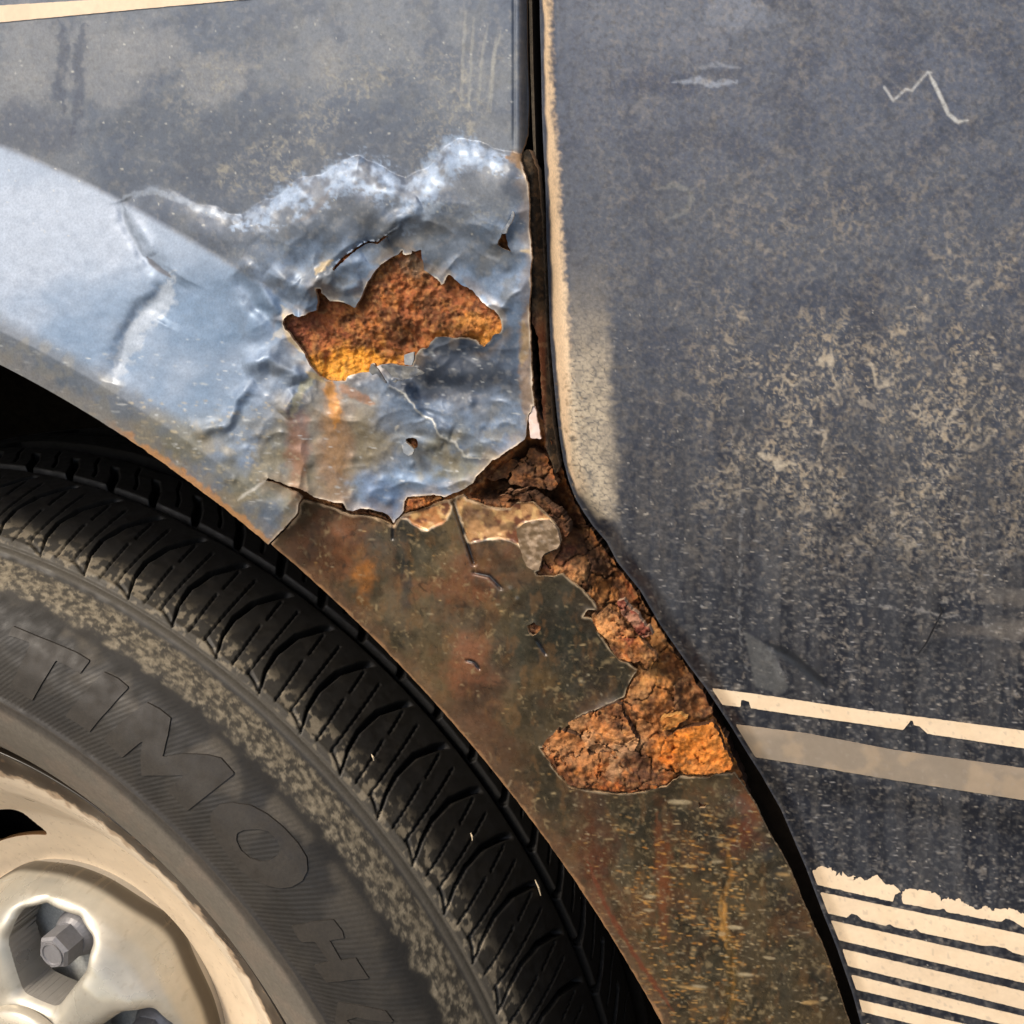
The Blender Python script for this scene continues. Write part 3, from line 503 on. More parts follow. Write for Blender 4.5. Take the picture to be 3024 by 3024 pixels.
mix(cr, sm(N(15, 3, 141, g=.7), .60, .72)*.25, (.60, .34, .14)); mix(cr, sm(1-N(20, 3, 142, g=.7), .60, .70)*.35, (.035, .018, .011))
# deep cavity colours
cav = poly_sdf(gx, gy, [(1380, 1500), (1500, 1350), (1560, 1300), (1610, 1300), (1650, 1440), (1720, 1560), (1900, 1800), (1840, 1790), (1700, 1600), (1560, 1490), (1480, 1500)])
mix(cr, sm(cav, -10, 20)*.7, (.055, .028, .014))

# door
cd = canvas((.072, .076, .085))
mix(cd, (1-sm(gy, 100, 1300))*.7, (.125, .132, .148))  # lighter towards the top: sky reflection put into the colour
mix(cd, sm(N(500, 3, 150), .42, .6)*.5, (.105, .108, .112)); mix(cd, sm(N(120, 5, 151), .5, .66)*.5, (.045, .052, .070)); mix(cd, sm(N(60, 4, 152, sx=1, sy=.35), .52, .68)*.3, (.12, .115, .11)); 
mix(cd, sm(gy, 700, 1800)*.8, (.0165, .0185, .025)); mix(cd, sm(N(70, 4, 153, sx=1, sy=.12), .52, .66)*.35*sm(gy, 900, 1300), (.10, .10, .10)); mix(cd, sm(N(90, 4, 154, sx=1, sy=.14), .54, .66)*.45*sm(gy, 1000, 1600), (.022, .026, .038))  # lower door darkened in colour for the dim reflection of the ground
mix(cd, .75*blob(2180, 40, 100, 50, seed=20, wob=.8), (.22, .22, .22)); mix(cd, .5*blob(1900, 60, 240, 90, seed=21, wob=.6), (.17, .175, .18)); mix(cd, .6*blob(2060, 130, 90, 50, seed=22), (.17, .17, .175))
mix(cd, .6*blob(1960, 250, 140, 40, seed=23), (.05, .06, .085)); mix(cd, .6*blob(2560, 1000, 60, 160, seed=24), (.025, .03, .045)); mix(cd, .5*blob(2000, 600, 120, 60, seed=25), (.10, .10, .10))
mix(cd, .8*line([(1990, 245), (2060, 236), (2100, 250), (2180, 240)], 9, 9, 155), (.34, .34, .33)); mix(cd, .6*line([(2055, 205), (2120, 190), (2190, 200)], 6, 8, 156), (.3, .3, .29))
mix(cd, .45*line([(1940, 560), (1990, 545), (2030, 560), (2045, 590), (2020, 630), (1960, 650)], 7, 5, 157), (.30, .27, .20))
# scratch: W shape
mix(cd, .95*line([(2612, 258), (2638, 298), (2676, 262), (2692, 268), (2740, 212), (2750, 215)], 3.2, 1, 158, False), (.52, .47, .38)); mix(cd, 1.*line([(2742, 214), (2780, 290), (2800, 335), (2828, 360), (2860, 355)], 5.5, 1, 159), (.60, .54, .42))
dn = np.clip(sm(gx, 1900, 2400)*sm(gy, 300, 900)*(.25+.75*sm(gy, 800, 1200))*(1-.55*sm(gy, 1500, 2000))*(.25+sm(N(200, 3, 160), .40, .60)), 0, 1)*(1-sm(np.abs(gy-2120), 60, 130)*0)
dn = np.clip(dn+.16*sm(gx, 1650, 1800)*(1-sm(gy, 1500, 2000)), 0, 1)
cd *= np.array((.70, .78, .96))*(1-.5*sm(gy, 1100, 2000))[..., None]  # cool tint; lower door darkened again, ground reflection painted in
lowd = sm(gy, 1450, 1800)
mix(cd, dn*(1-lowd)*filaments(30, 340, .09, .50)*.85, (.38, .305, .21)); mix(cd, dn*(1-lowd)*sm(N(60, 4, 185, sx=1, sy=.22), .56, .68)*filaments(24, 410, .12, .46)*.8, (.40, .32, .22)); mix(cd, dn*(1-lowd)*filaments(18, 350, .12, .50)*.75, (.34, .29, .22)); mix(cd, dn*(1-lowd)*sm(N(13, 3, 322, g=.65), .60, .72)*.4, (.30, .26, .20))
mix(cd, np.clip(dn+.15, 0, 1)*lowd*filaments(20, 360, .09, .54, .35, 1.)*.6, (.36, .31, .25)); mix(cd, np.clip(dn+.2, 0, 1)*sm(gy, 1100, 1500)*sm(N(11, 3, 323, g=.6, sx=.5), .62, .74)*.4, (.30, .27, .23))
mix(cd, dn*(1-lowd)*filaments(70, 370, .045, .50)*.75, (.46, .39, .29))
for k, (xs, ss_) in enumerate(((1.6, 330), (1.2, 331), (1.0, 332))): mix(cd, sm(N(70-14*k, 4, ss_, sx=1, sy=.07), .53, .66)*sm(gy, 650, 1500)*.24, ((.075, .078, .085), (.016, .019, .028), (.085, .080, .075))[k])
mix(cd, sm(N(14, 3, 182, g=.7), .55, .72)*.25, (.16, .155, .145)); mix(cd, sm(1-N(18, 3, 183, g=.7), .55, .7)*.35, (.020, .022, .028))
flecks(cd, 2600, (1700, 900, 3024, 2700), 8, 1.7, [(.36, .34, .32), (.28, .27, .26), (.45, .40, .33)], 33, .06, np.clip(.15+.8*sm(gy, 1100, 1700), 0, 1), (.2, .75))
flecks(cd, 900, (1700, 900, 3024, 2900), 2, 2, [(.5, .46, .40)], 34, 0, None, (.3, .9))
m = sm(gx, 2650, 3024)*sm(gy, 1680, 1800)*(1-sm(gy, 1860, 1980)); mix(cd, m*.22*sm(N(60, 4, 162, sx=.2, sy=1), .42, .58), (.34, .29, .23))
for pts, wd, c in (([(2430, 1000), (2440, 1060), (2425, 1130)], 5, (.36, .30, .22)), ([(2400, 1280), (2440, 1270), (2425, 1340), (2415, 1395)], 5, (.38, .32, .24)), ([(2190, 1450), (2185, 1700), (2180, 1850), (2195, 1950), (2225, 2010)], 2.2, (.15, .15, .15)), ([(2280, 1380), (2400, 1360)], 4, (.45, .38, .28)),
                   ([(2230, 1900), (2290, 1960), (2320, 2040)], 10, (.12, .12, .12)), ([(2480, 1780), (2700, 1800), (2960, 1850)], 3, (.20, .19, .18))): mix(cd, .8*line(pts, wd, 12, 163)*sm(N(22, 3, 184, g=.65), .40, .56), c)
mix(cd, .9*line([(2275, 1905), (2350, 1950), (2440, 2030)], 18, 2, 164), (.012, .014, .018)); mix(cd, .6*sm(poly_sdf(gx, gy, [(2195, 1860), (2270, 1910), (2330, 2030), (2310, 2050), (2230, 2030)]), -3, 5), (.095, .095, .09))
# cream band along the rear edge of the door, then a cracked pale band
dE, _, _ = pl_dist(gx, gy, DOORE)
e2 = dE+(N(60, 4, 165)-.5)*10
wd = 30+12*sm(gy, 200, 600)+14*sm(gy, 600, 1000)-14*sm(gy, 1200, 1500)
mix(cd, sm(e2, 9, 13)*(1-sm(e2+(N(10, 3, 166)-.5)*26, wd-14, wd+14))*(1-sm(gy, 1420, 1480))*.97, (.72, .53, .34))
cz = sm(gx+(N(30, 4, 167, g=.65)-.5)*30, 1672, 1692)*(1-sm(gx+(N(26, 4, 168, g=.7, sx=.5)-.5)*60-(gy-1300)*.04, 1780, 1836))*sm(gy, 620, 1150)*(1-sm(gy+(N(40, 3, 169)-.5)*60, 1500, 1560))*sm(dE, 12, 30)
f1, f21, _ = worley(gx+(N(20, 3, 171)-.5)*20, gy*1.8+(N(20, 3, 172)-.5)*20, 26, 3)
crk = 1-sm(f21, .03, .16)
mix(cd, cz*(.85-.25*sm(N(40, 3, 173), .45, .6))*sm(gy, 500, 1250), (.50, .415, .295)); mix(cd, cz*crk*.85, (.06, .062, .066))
mix(cd, (1-sm(dE, 3, 9))*.5, (.06, .065, .08))
flecks(cd, 90, (1640, 1100, 1720, 1480), 4, 4, [(.2, .14, .08)], 36, 0, None, (.3, .9))

# ------------------------------------------------------------------ the car
car = bpy.data.objects.new('car', None); scene.collection.objects.link(car); car.location = (0, 0, 0)
car['label'] = 'old navy blue car with a rusted torn rear wing, striped door and dusty wheel'; car['category'] = 'car'

PRE = tuple(range(-2400, -700, 100))+tuple(range(-700, -35, 18)); POST = tuple(range(3070, 3700, 22))+tuple(range(3700, 5000, 90))+(5600, 6400); PREV = (-2500, -1900)+tuple(range(-1500, -420, 90))+tuple(range(-420, -35, 18)); POSTV = tuple(range(3070, 3800, 16))+tuple(range(3800, 4500, 60))
SU = 3.3
# upper wing skin
Ux = axis(-30, 1584, SU, PRE); Vy = axis(-30, 1700, SU, PREV)
def F_up(u, v):
    s = poly_sdf(u, v, UP)
    for H in (H1, H2, H3, H4): s = np.minimum(s, -poly_sdf(u, v, H))
    jit = (fbm(u, v, 14, 3, 90)-.5)*5.0*np.exp(-np.abs(s)/30.)*sm(v, 300, 480)
    r, th = rad(u, v, -.069)
    a = (r-.3835)*F/.30+(fbm(u, v, 24, 3, 91)-.5)*5*sm(u, 200, 400)
    return np.minimum(s+jit, a)
def pos_up(u, v):
    d, _, _ = pl_dist(u, v, H1, True); h = h_upper(u, v)
    d2, _, _ = pl_dist(u, v, H2+H2[:1]); d3, _, _ = pl_dist(u, v, TEAR[14:]+LOWLIP); d4, s4, _ = pl_dist(u, v, H3[:8])
    h = h+curl_upper(u, v, d)+.8*np.exp(-d2/12)-1.0*np.exp(-d4/14)*(s4 < 0)+.6*np.exp(-d4/18)*(s4 > 0)
    h = h+.8*np.exp(-d3/14)
    return unproj(u, v, -.060-h*.001)
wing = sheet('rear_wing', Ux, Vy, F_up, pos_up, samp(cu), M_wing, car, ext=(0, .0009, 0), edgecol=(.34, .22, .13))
wing['label'] = 'dented blue-grey upper wing skin torn open over rust'
# lower wing skin
Ul = axis(770, 2560, SU, (), tuple(range(2570, 2960, 14))); Vl = axis(1430, 3060, SU, (), POSTV)
def F_lo(u, v):
    s = poly_sdf(u, v, LOWP)+(fbm(u, v, 14, 3, 92)-.5)*4
    for H in (K(1300, 1200, [(487,1240),(500,1236),(520,1225),(530,1218),(540,1235),(560,1240),(572,1245),(562,1268),(540,1290),(520,1297),(500,1280)]), K(2014, 2014, [(90, 675), (112, 690), (140, 690), (128, 712), (95, 712)])):
        s = np.minimum(s, -poly_sdf(u, v, H))
    r, th = rad(u, v, -.062)
    return np.minimum(s, (r-.3795)*F/.28+(fbm(u, v, 24, 3, 93)-.5)*3)
def pos_lo(u, v):
    h = h_lower(u, v); d, _, _ = pl_dist(u, v, LOWRUST+LOWTOP)
    s1 = np.maximum(poly_sdf(u, v, EXP1), poly_sdf(u, v, EXP2)); h = h-.45*sm(s1, -2, 4)+.5*(fbm(u, v, 26, 3, 95)-.5)*sm(s1, 0, 8)
    d, _, _ = pl_dist(u, v, LOWTOP); h = h+.5*np.exp(-d/12)
    d, _, _ = pl_dist(u, v, LOWRUST); h = h+(.7*fbm(u, v, 60, 2, 97))*np.exp(-d/14)
    return unproj(u, v, -.060-h*.001)
low = sheet('lower_wing_skin', Ul, Vl, F_lo, pos_lo, samp(cl), M_lower, car, ext=(0, .0009, 0), edgecol=(.50, .34, .19))
low['label'] = 'olive and brown stained lower wing skin flecked with old paint'

# rust core
CORE = [(760, 900), (820, 700), (1000, 620), (1525, 470), (1545, 600), (1560, 800), (1560, 1000), (1585, 1200), (1640, 1340), (1690, 1460)] + K(1300, 1200, [(790, 600), (880, 740), (1000, 900), (1080, 1010), (1150, 1105), (1220, 1220), (1290, 1340), (1400, 1490), (1500, 1645), (1570, 1785), (1640, 1932)]) + [(2190, 2290), (2230, 2420), (1560, 2480), (1380, 2160), (1150, 1760), (900, 1600), (720, 1420), (760, 1200)]
def h_core(px, py):
    lumps = fbm(px, py, 110, 4, 201)-.5
    f1, f21, cv = worley(px+(fbm(px, py, 60, 3, 202)-.5)*70, py+(fbm(px, py, 60, 3, 203)-.5)*70, 95, 5)
    g1, g21, cw = worley(px+(fbm(px, py, 30, 3, 204)-.5)*34, py+(fbm(px, py, 30, 3, 205)-.5)*34, 38, 9)
    fine = fbm(px, py, 20, 3, 206, g=.65)-.5
    su = np.minimum(poly_sdf(px, py, UP), 200); sl_ = poly_sdf(px, py, LOWP); inH1 = poly_sdf(px, py, H1)
    skin = np.where(py < 1480, h_upper(px, np.minimum(py, 1480)), h_lower(px, py))
    t = sm(py, 1380, 1520); skin = h_upper(px, np.minimum(py, 1500))*(1-t)+h_lower(px, np.maximum(py, 1400))*t
    tq = (lumps+.5)*9; terr = (np.floor(tq)+sm(tq-np.floor(tq), 0, .22))/9-.5
    t2 = (fbm(px, py, 52, 4, 208, g=.6))*8; terr2 = (np.floor(t2)+sm(t2-np.floor(t2), 0, .25))/8-.5
    # wing hole: smooth pitted sheet
    hA = skin-2.0+1.0*lumps+1.9*terr2+1.5*fine-.8*(1-sm(np.hypot(px-950, py-900), 60, 260))+.5*(cv-.5)*sm(f21, .02, .10)
    # swollen scale in terraces along the gap
    hB = 1.5+1.0*lumps*2+3.6*terr+3.0*terr2+.7*(cv-.5)*sm(f21, .0, .05)-1.9*(1-sm(f21, .0, .06))*sm(fbm(px, py, 60, 2, 209), .36, .5)+1.3*fine
    w = sm(py, 1420, 1500)
    h = hA*(1-w)+hB*w
    # edge towards the door gap falls away
    d, _, _ = pl_dist(px, py, DOORE); h = h-9*(1-sm(d, 20, 120))*sm(py, 1250, 1500)-4.5*(1-sm(d, 60, 220))*sm(py, 1380, 1500)*(1-sm(py, 1800, 2050))
    # cavity
    cav = poly_sdf(px, py, [(1370, 1480), (1480, 1370), (1560, 1300), (1610, 1290), (1660, 1440), (1730, 1580), (1640, 1560), (1560, 1480), (1470, 1480)])
    h = h-9*sm(cav, -12, 50)-3*sm(cav, -5, 8)*(cw-.2)
    # must stay under the painted skins
    lim = skin-.9; under = np.maximum(np.where(inH1 > -2, -99, np.minimum(su, 30)), np.minimum(sl_, 30))
    h = np.where(under > -6, np.minimum(h, lim-.3), h)
    return h
F_core = lambda u, v: np.minimum(poly_sdf(u, v, CORE)+(fbm(u, v, 20, 3, 207)-.5)*12, (rad(u, v, -.060)[0]-.388)*F/.28)
core = sheet('rust_layer', axis(700, 2240, 3.4), axis(420, 2490, 3.4), F_core, lambda u, v: unproj(u, v, -.060-h_core(u, v)*.001), samp(cr), M_rust, wing, ext=(0, .004, 0), edgecol=(.05, .025, .015))

# rolled flange beside the gap, torn from the wing
FL = [(1530, 455), (1562, 440), (1588, 500), (1600, 640), (1608, 800), (1613, 960), (1622, 1120), (1632, 1250), (1650, 1380), (1640, 1400), (1612, 1320), (1600, 1180), (1590, 1000), (1572, 950), (1566, 800), (1560, 600), (1555, 520)]
def pos_fl(u, v):
    d, _, _ = pl_dist(u, v, DOORE); h = -1.2-3.4*(1-sm(d, 8, 40))+.9*(fbm(u, v, 50, 3, 211)-.5)+.3*(fbm(u, v, 14, 2, 212)-.5); return unproj(u, v, -.060-h*.001)
def col_fl(u, v):
    c = np.ones((len(u), 3))*np.array((.050, .036, .022)); n = sm(fbm(u, v, 46, 4, 213), .44, .6)[:, None]; c = c*(1-n)+n*np.array((.13, .085, .045))
    c = c*(.35+.65*sm(v, 850, 1000))[:, None]; n = (sm(v, 900, 1000)*(1-sm(u, 1605, 1618))*.8)[:, None]; c = c*(1-n)+n*np.array((.17, .055, .022)); n = (sm(fbm(u, v, 16, 3, 214), .6, .7)*.5)[:, None]; n = n*(.3+.7*sm(v, 850, 1000))[:, None]; c = c*(1-n)+n*np.array((.30, .17, .08)); return c
sheet('wing_flange', axis(1520, 1660, 3), axis(430, 1410, 3), lambda u, v: poly_sdf(u, v, FL)+(fbm(u, v, 16, 3, 215)-.5)*6, pos_fl, col_fl, M_rust, wing, ext=(0, .003, 0), edgecol=(.30, .20, .12))
# thin seal lip in the upper gap
SE = [(1563, -600), (1571, -600), (1571, 0), (1575, 200), (1581, 400), (1585, 520), (1580, 520), (1573, 400), (1566, 200), (1562, 0)]
sheet('door_seal', axis(1550, 1595, 2.5), axis(-100, 530, 8, (-600,)), lambda u, v: poly_sdf(u, v, SE), lambda u, v: unproj(u, v, -.0555+0*u), lambda u, v: np.ones((len(u), 3))*np.array((.20, .155, .10))*(.7+.5*fbm(u, v, 30, 3, 216))[:, None], M_rust, wing, ext=(0, .006, 0), edgecol=(.02, .015, .01))

# loose plates and curls of torn metal: small sheets with their own depth
def plate(name, pts, h, tilt, col, mat, parent, wob=.5, step=3.2, thick=.0012, edge=(.3, .2, .12), seed=1, rough=None, colf=None, jit=None):
    rock = name == 'rust_flake'; rough = (1. if rock else .0) if rough is None else rough; jit = (16 if rock else 6) if jit is None else jit; wob = wob*(.6 if rock else 1)
    P = np.array(pts); x0, y0 = P.min(0)-8; x1, y1 = P.max(0)+8; cx, cy = P.mean(0)
    def pf(u, v):
        tq = fbm(u, v, 60, 4, seed+31, g=.6)*8; tr = (np.floor(tq)+sm(tq-np.floor(tq), 0, .25))/8-.5; rg_ = rough*(2.8*tr+1.1*(fbm(u, v, 16, 3, seed+9, g=.65)-.5)-.8*(1-sm(worley(u+(fbm(u, v, 40, 3, seed+21)-.5)*60, v+(fbm(u, v, 40, 3, seed+22)-.5)*60, 95, seed % 7)[1], 0, .05))*2.2*sm(fbm(u, v, 60, 2, seed+23), .36, .5))
        hh = h+rg_+tilt[0]*(u-cx)/100+tilt[1]*(v-cy)/100+wob*(fbm(u, v, 60, 4, seed)-.5)*2+wob*.35*(fbm(u, v, 14, 2, seed+1)-.5)*2; 
        if len(tilt) > 2: hh = hh+tilt[2]*((u-cx)/100)**2
        return unproj(u, v, -.060-hh*.001)
    def cf(u, v):
        if colf is not None: return colf(u, v)
        c = np.ones((len(u), 3))*np.array(col); n = sm(fbm(u, v, 26, 4, seed+2), .45, .62)[:, None]; return c*(1-n*.45)+n*.45*np.array(edge)
    return sheet(name, axis(x0, x1, step), axis(y0, y1, step), lambda u, v: poly_sdf(u, v, pts)+(fbm(u, v, 22, 4, seed+5, g=.6)-.5)*jit, pf, cf, mat, parent, ext=(0, thick, 0), edgecol=edge)
crs = samp(cr); cls = samp(cl)
rc = lambda u, v: crs(u, v)*1.15
plate('rust_flake', K(1450, 1100, [(450, 870), (560, 900), (640, 960), (680, 1080), (700, 1150), (770, 1270), (690, 1345), (560, 1320), (480, 1290), (380, 1315), (280, 1280), (205, 1245), (245, 1170), (250, 1110), (330, 1010), (410, 930)], 3.865), -2.0, (-1.5, 1.5), None, M_rust, wing, 1.3, seed=301, thick=.003, colf=rc, edge=(.10, .045, .02))
plate('rust_flake', K(1450, 1100, [(0, 1060), (120, 1000), (220, 980), (290, 1000), (300, 1040), (230, 1130), (180, 1210), (60, 1240), (0, 1230), (-60, 1200), (-60, 1100)], 3.865), -3.0, (0, 1.5), None, M_rust, wing, 1., seed=311, thick=.003, colf=lambda u, v: crs(u, v)*.9, edge=(.06, .03, .015))
plate('rust_flake', K(1450, 1100, [(70, 1430), (150, 1370), (210, 1340), (330, 1355), (405, 1325), (380, 1360), (300, 1370), (230, 1420), (150, 1470), (90, 1475)], 3.865), .4, (0, -2), None, M_rust, wing, .9, seed=321, thick=.0018, colf=rc, edge=(.32, .17, .09))
plate('rust_flake', K(1450, 1100, [(330, 1400), (450, 1350), (540, 1410), (620, 1460), (720, 1540), (800, 1580), (830, 1620), (880, 1700), (900, 1800), (850, 1880), (760, 1830), (690, 1740), (640, 1640), (540, 1560), (440, 1480), (340, 1470)], 3.865), .2, (-1.2, -.5), None, M_rust, wing, 1.4, seed=331, thick=.003, colf=lambda u, v: crs(u, v)*.9, edge=(.12, .06, .03))
plate('rust_flake', K(1300, 1200, [(860, 1180), (930, 1150), (1000, 1180), (1060, 1260), (1160, 1340), (1220, 1420), (1180, 1500), (1130, 1440), (1060, 1440), (1000, 1420), (950, 1330), (900, 1280), (865, 1230)]), 2.5, (-.6, .5), None, M_rust, wing, 1.1, seed=341, thick=.002, colf=rc, edge=(.26, .12, .05))
plate('rust_flake', K(1000, 2014, [(1150, 360), (1230, 270), (1330, 290), (1400, 340), (1410, 420), (1480, 390), (1560, 400), (1650, 500), (1720, 570), (1800, 595), (1700, 612), (1600, 622), (1500, 612), (1400, 600), (1310, 590), (1240, 510)]), 2.6, (-.4, .2), None, M_rust, wing, .8, seed=351, thick=.002, colf=lambda u, v: crs(u, v)*np.array((1.05, .88, .70)), edge=(.12, .06, .03))
plate('rust_flake', K(1000, 2014, [(1290, 230), (1350, 200), (1440, 170), (1500, 140), (1570, 110), (1610, 160), (1630, 230), (1690, 330), (1670, 390), (1600, 400), (1540, 370), (1470, 350), (1400, 380), (1370, 300), (1310, 260)]), 3.3, (.5, -.5), None, M_rust, wing, .9, seed=361, thick=.0024, colf=rc, edge=(.08, .04, .02))
plate('rust_flake', K(2014, 2014, [(-100, 320), (-40, 280), (0, 265), (80, 250), (170, 230), (210, 290), (240, 370), (280, 430), (280, 500), (200, 512), (140, 525), (20, 520), (-60, 500), (-130, 440), (-110, 370)]), 2.6, (-.9, .6), None, M_rust, wing, .8, seed=371, thick=.0022, colf=lambda u, v: crs(u, v)*np.array((1.15, 1., .8))+np.array((.04, .01, .0)), edge=(.10, .04, .015))
plate('rust_flake', K(1300, 1200, [(1000, 1100), (1040, 1090), (1090, 1160), (1140, 1210), (1200, 1290), (1150, 1310), (1090, 1250), (1030, 1180)]), 3.4, (-1.4, 0), (.22, .06, .035), M_rust, wing, .7, seed=381, thick=.002, edge=(.5, .3, .18))
plate('rust_flake', K(1300, 1200, [(1240, 1760), (1330, 1740), (1400, 1760), (1330, 1810), (1260, 1830)]), 3.6, (-1, -2), (.42, .15, .03), M_rust, wing, .5, seed=391, thick=.002, edge=(.62, .30, .08))
plate('paint_flake', K(1300, 1200, [(430, 700), (470, 662), (540, 648), (612, 642), (665, 702), (680, 765), (662, 803), (600, 826), (572, 852), (560, 925), (520, 923), (490, 903), (468, 862), (440, 770)]), 3.2, (.3, .5), (.15, .10, .055), M_lower, low, .4, seed=401, thick=.0008, edge=(.46, .33, .22)).__setitem__('label', 'brown paint flake lifting with a pale tip')
plate('paint_flake', K(1450, 1100, [(462, 395), (485, 372), (508, 400), (520, 480), (540, 580), (566, 755), (500, 755), (452, 750), (440, 650), (432, 560), (436, 490), (455, 460)], 3.865), 1.6, (-1.2, 1.6), (.66, .52, .45), M_stripe, wing, .2, seed=411, thick=.0007, edge=(.62, .40, .28)).__setitem__('label', 'pale pinkish primer flake beside the gap')
plate('paint_flake', K(700, 350, [(1560, 510), (1545, 560), (1520, 600), (1492, 640), (1500, 652), (1520, 650), (1528, 620), (1550, 585), (1563, 550)]), 7.6, (0, -3), (.30, .34, .40), M_wing, wing, .2, seed=421, thick=.0006, edge=(.6, .6, .58), jit=2).__setitem__('label', 'thin curled sliver of blue paint')
plate('paint_flake', K(700, 350, [(945, 1335), (975, 1325), (998, 1318), (998, 1365), (985, 1398), (945, 1390)]), 5.2, (0, -2), (.40, .42, .44), M_wing, wing, .2, seed=431, thick=.0006, edge=(.6, .58, .5), jit=2)
plate('paint_flake', K(700, 350, [(755, 1385), (775, 1392), (800, 1420), (815, 1450), (840, 1490), (870, 1485), (930, 1470), (880, 1460), (850, 1420), (800, 1400), (860, 1392), (1000, 1402), (1060, 1440), (960, 1470), (880, 1490), (832, 1492), (812, 1470), (790, 1440), (765, 1450), (745, 1430)]), 6.0, (0, -1.5), (.13, .14, .155), M_wing, wing, .4, seed=441, thick=.0006, edge=(.34, .32, .27), jit=3).__setitem__('label', 'dark curled paint lip under the hole')
plate('paint_flake', K(700, 1200, [(930, 215), (950, 205), (985, 232), (1000, 248), (990, 270), (968, 280), (940, 262)]), 5.6, (.5, 1), (.20, .22, .24), M_wing, wing, .15, seed=451, thick=.0005, edge=(.6, .55, .45), jit=1.5)
plate('rust_flake', K(700, 1200, [(955, 512), (1000, 508), (1050, 504), (1110, 503), (1165, 515), (1110, 535), (1050, 555), (1000, 575), (950, 600), (942, 590), (948, 545)]), 1.2, (0, .5), (.50, .22, .07), M_rust, wing, .5, seed=461, thick=.001, edge=(.25, .10, .03), jit=3)

# dark inner body closing the car behind the skins, with the wheel arch cut out
def F_in(u, v):
    x, y, z = unproj(u, v, -.040); return (np.hypot(x, z)-.392)*F/.3
sheet('inner_panel', axis(-60, 3100, 30, (-2400, -1500, -800, -400, -150), (3400, 4500, 6400)), axis(-60, 3100, 30, (-2500, -1500, -800, -300), (3300, 3800, 4400)), F_in, lambda u, v: unproj(u, v, -.040+0*u), None, M_dark, car, ext=(0, .002, 0))
# wheel arch liner: a turned shell over the wheel and its inner wall
def turned(name, prof, th0, th1, n, mat, parent, col=None, flip=False, smooth=True):
    th = np.radians(np.linspace(th0, th1, n)); P = np.array(prof); T, I = np.meshgrid(th, np.arange(len(P)))
    r = P[I, 0]; co = np.stack([r*np.cos(T), P[I, 1], r*np.sin(T)], -1).reshape(-1, 3); idx = np.arange(len(co)).reshape(len(P), n)
    q = np.stack([idx[:-1, :-1], idx[1:, :-1], idx[1:, 1:], idx[:-1, 1:]], -1).reshape(-1, 4)
    if flip: q = q[:, ::-1]
    return link(name, mk_mesh(name, co, q, smooth=smooth, col=None if col is None else np.repeat(col, n, 0)), mat, parent)
turned('wheel_arch_liner', [(.3860, -.050), (.390, -.047), (.392, -.04), (.391, .02), (.385, .10), (.382, .22), (.37, .25), (.30, .262), (.05, .265)], -40, 220, 140, M_dark, car)

# door
def h_door(px, py):
    d, _, _ = pl_dist(px, py, DOORE)
    h = 1.5-5.5*(1-sm(d, 0, 60))**1.6
    # crease under the grey stripe and a soft sill below
    c = (py-(2240+(px-2200)*.185)); h = h-1.6*sm(c, 0, 90)+1.2*sm(c, 130, 420)
    h = h+.25*(fbm(px, py, 500, 2, 220)-.5)+.03*(fbm(px, py, 60, 2, 221)-.5)
    h = h-.35*np.exp(-(pl_dist(px, py, [(2275, 1905), (2350, 1950), (2440, 2030)])[0]/14)**2)
    return h
Ud = axis(1580, 3050, 3.6, (), POST); Vd = axis(-30, 3050, 3.6, PREV, POSTV)
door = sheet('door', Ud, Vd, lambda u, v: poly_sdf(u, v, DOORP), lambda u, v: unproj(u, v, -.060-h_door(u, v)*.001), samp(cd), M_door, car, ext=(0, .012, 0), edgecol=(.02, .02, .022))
door['label'] = 'dusty navy door with cream and taupe stripes'

# ------------------------------------------------------------------ stripes: vinyl laid on the paint
Z4 = lambda L: K(2014, 2014, L)
def ext_r(L):   # carry a line on to the right in its own direction
    (a, b), (c, d) = L[-2:]; k = (d-b)/(c-a); return L+[(4700, d+k*(4700-c))]
def stripe(top, bot, col, ragged=0, seed=1, parent=None, hf=h_door, lo=1990, step=5, lift=.18, gap=14, label=None):
    top = ext_r(Z4(top)); bot = ext_r(Z4(bot)); poly = top+bot[::-1]
    ys = [p[1] for p in poly if p[0] < 3100]; ymx = max(p[1] for p in poly)
    def Fs(u, v):
        s = poly_sdf(u, v, poly); d = poly_sdf(u, v, DOORP)-gap
        if ragged: 
            dt, _, _ = pl_dist(u, v, top); s = s-ragged*np.clip(fbm(u, v, 26, 4, seed, g=.65)*2.6-1.2, 0, 1)*np.exp(-dt/20)
        return np.minimum(s+(fbm(u, v, 12, 2, seed+3)-.5)*1.6, d)
    def cf(u, v):
        c = np.ones((len(u), 3))*np.array(col); n = (sm(fbm(u, v, 80, 4, seed+7), .5, .7)*.18)[:, None]; c = c*(1-n)+n*np.array((.60, .42, .24))
        n = (sm(fbm(u, v, 14, 3, seed+8), .70, .80)*.35)[:, None]; c = c*(1-n)+n*np.array((.30, .25, .2)); n = (sm(fbm(u, v, 160, 4, seed+9, sx=.4), .48, .66)*.22)[:, None]; c = c*(1-n)+n*np.array((.50, .38, .26)); return c
    o = sheet('stripe', axis(lo, 3050, step, (), tuple(np.arange(3062, 4690, 16))), axis(min(ys)-12, max(ys)+12, step, (), tuple(np.arange(max(ys)+22, ymx+20, 12))), Fs, lambda u, v: unproj(u, v, -.060-(hf(u, v)+lift)*.001), cf, M_stripe, parent, ext=(0, .00017, 0), edgecol=(.35, .27, .19))
    if label: o['label'] = label
    return o
CR_ = (.74, .575, .385)
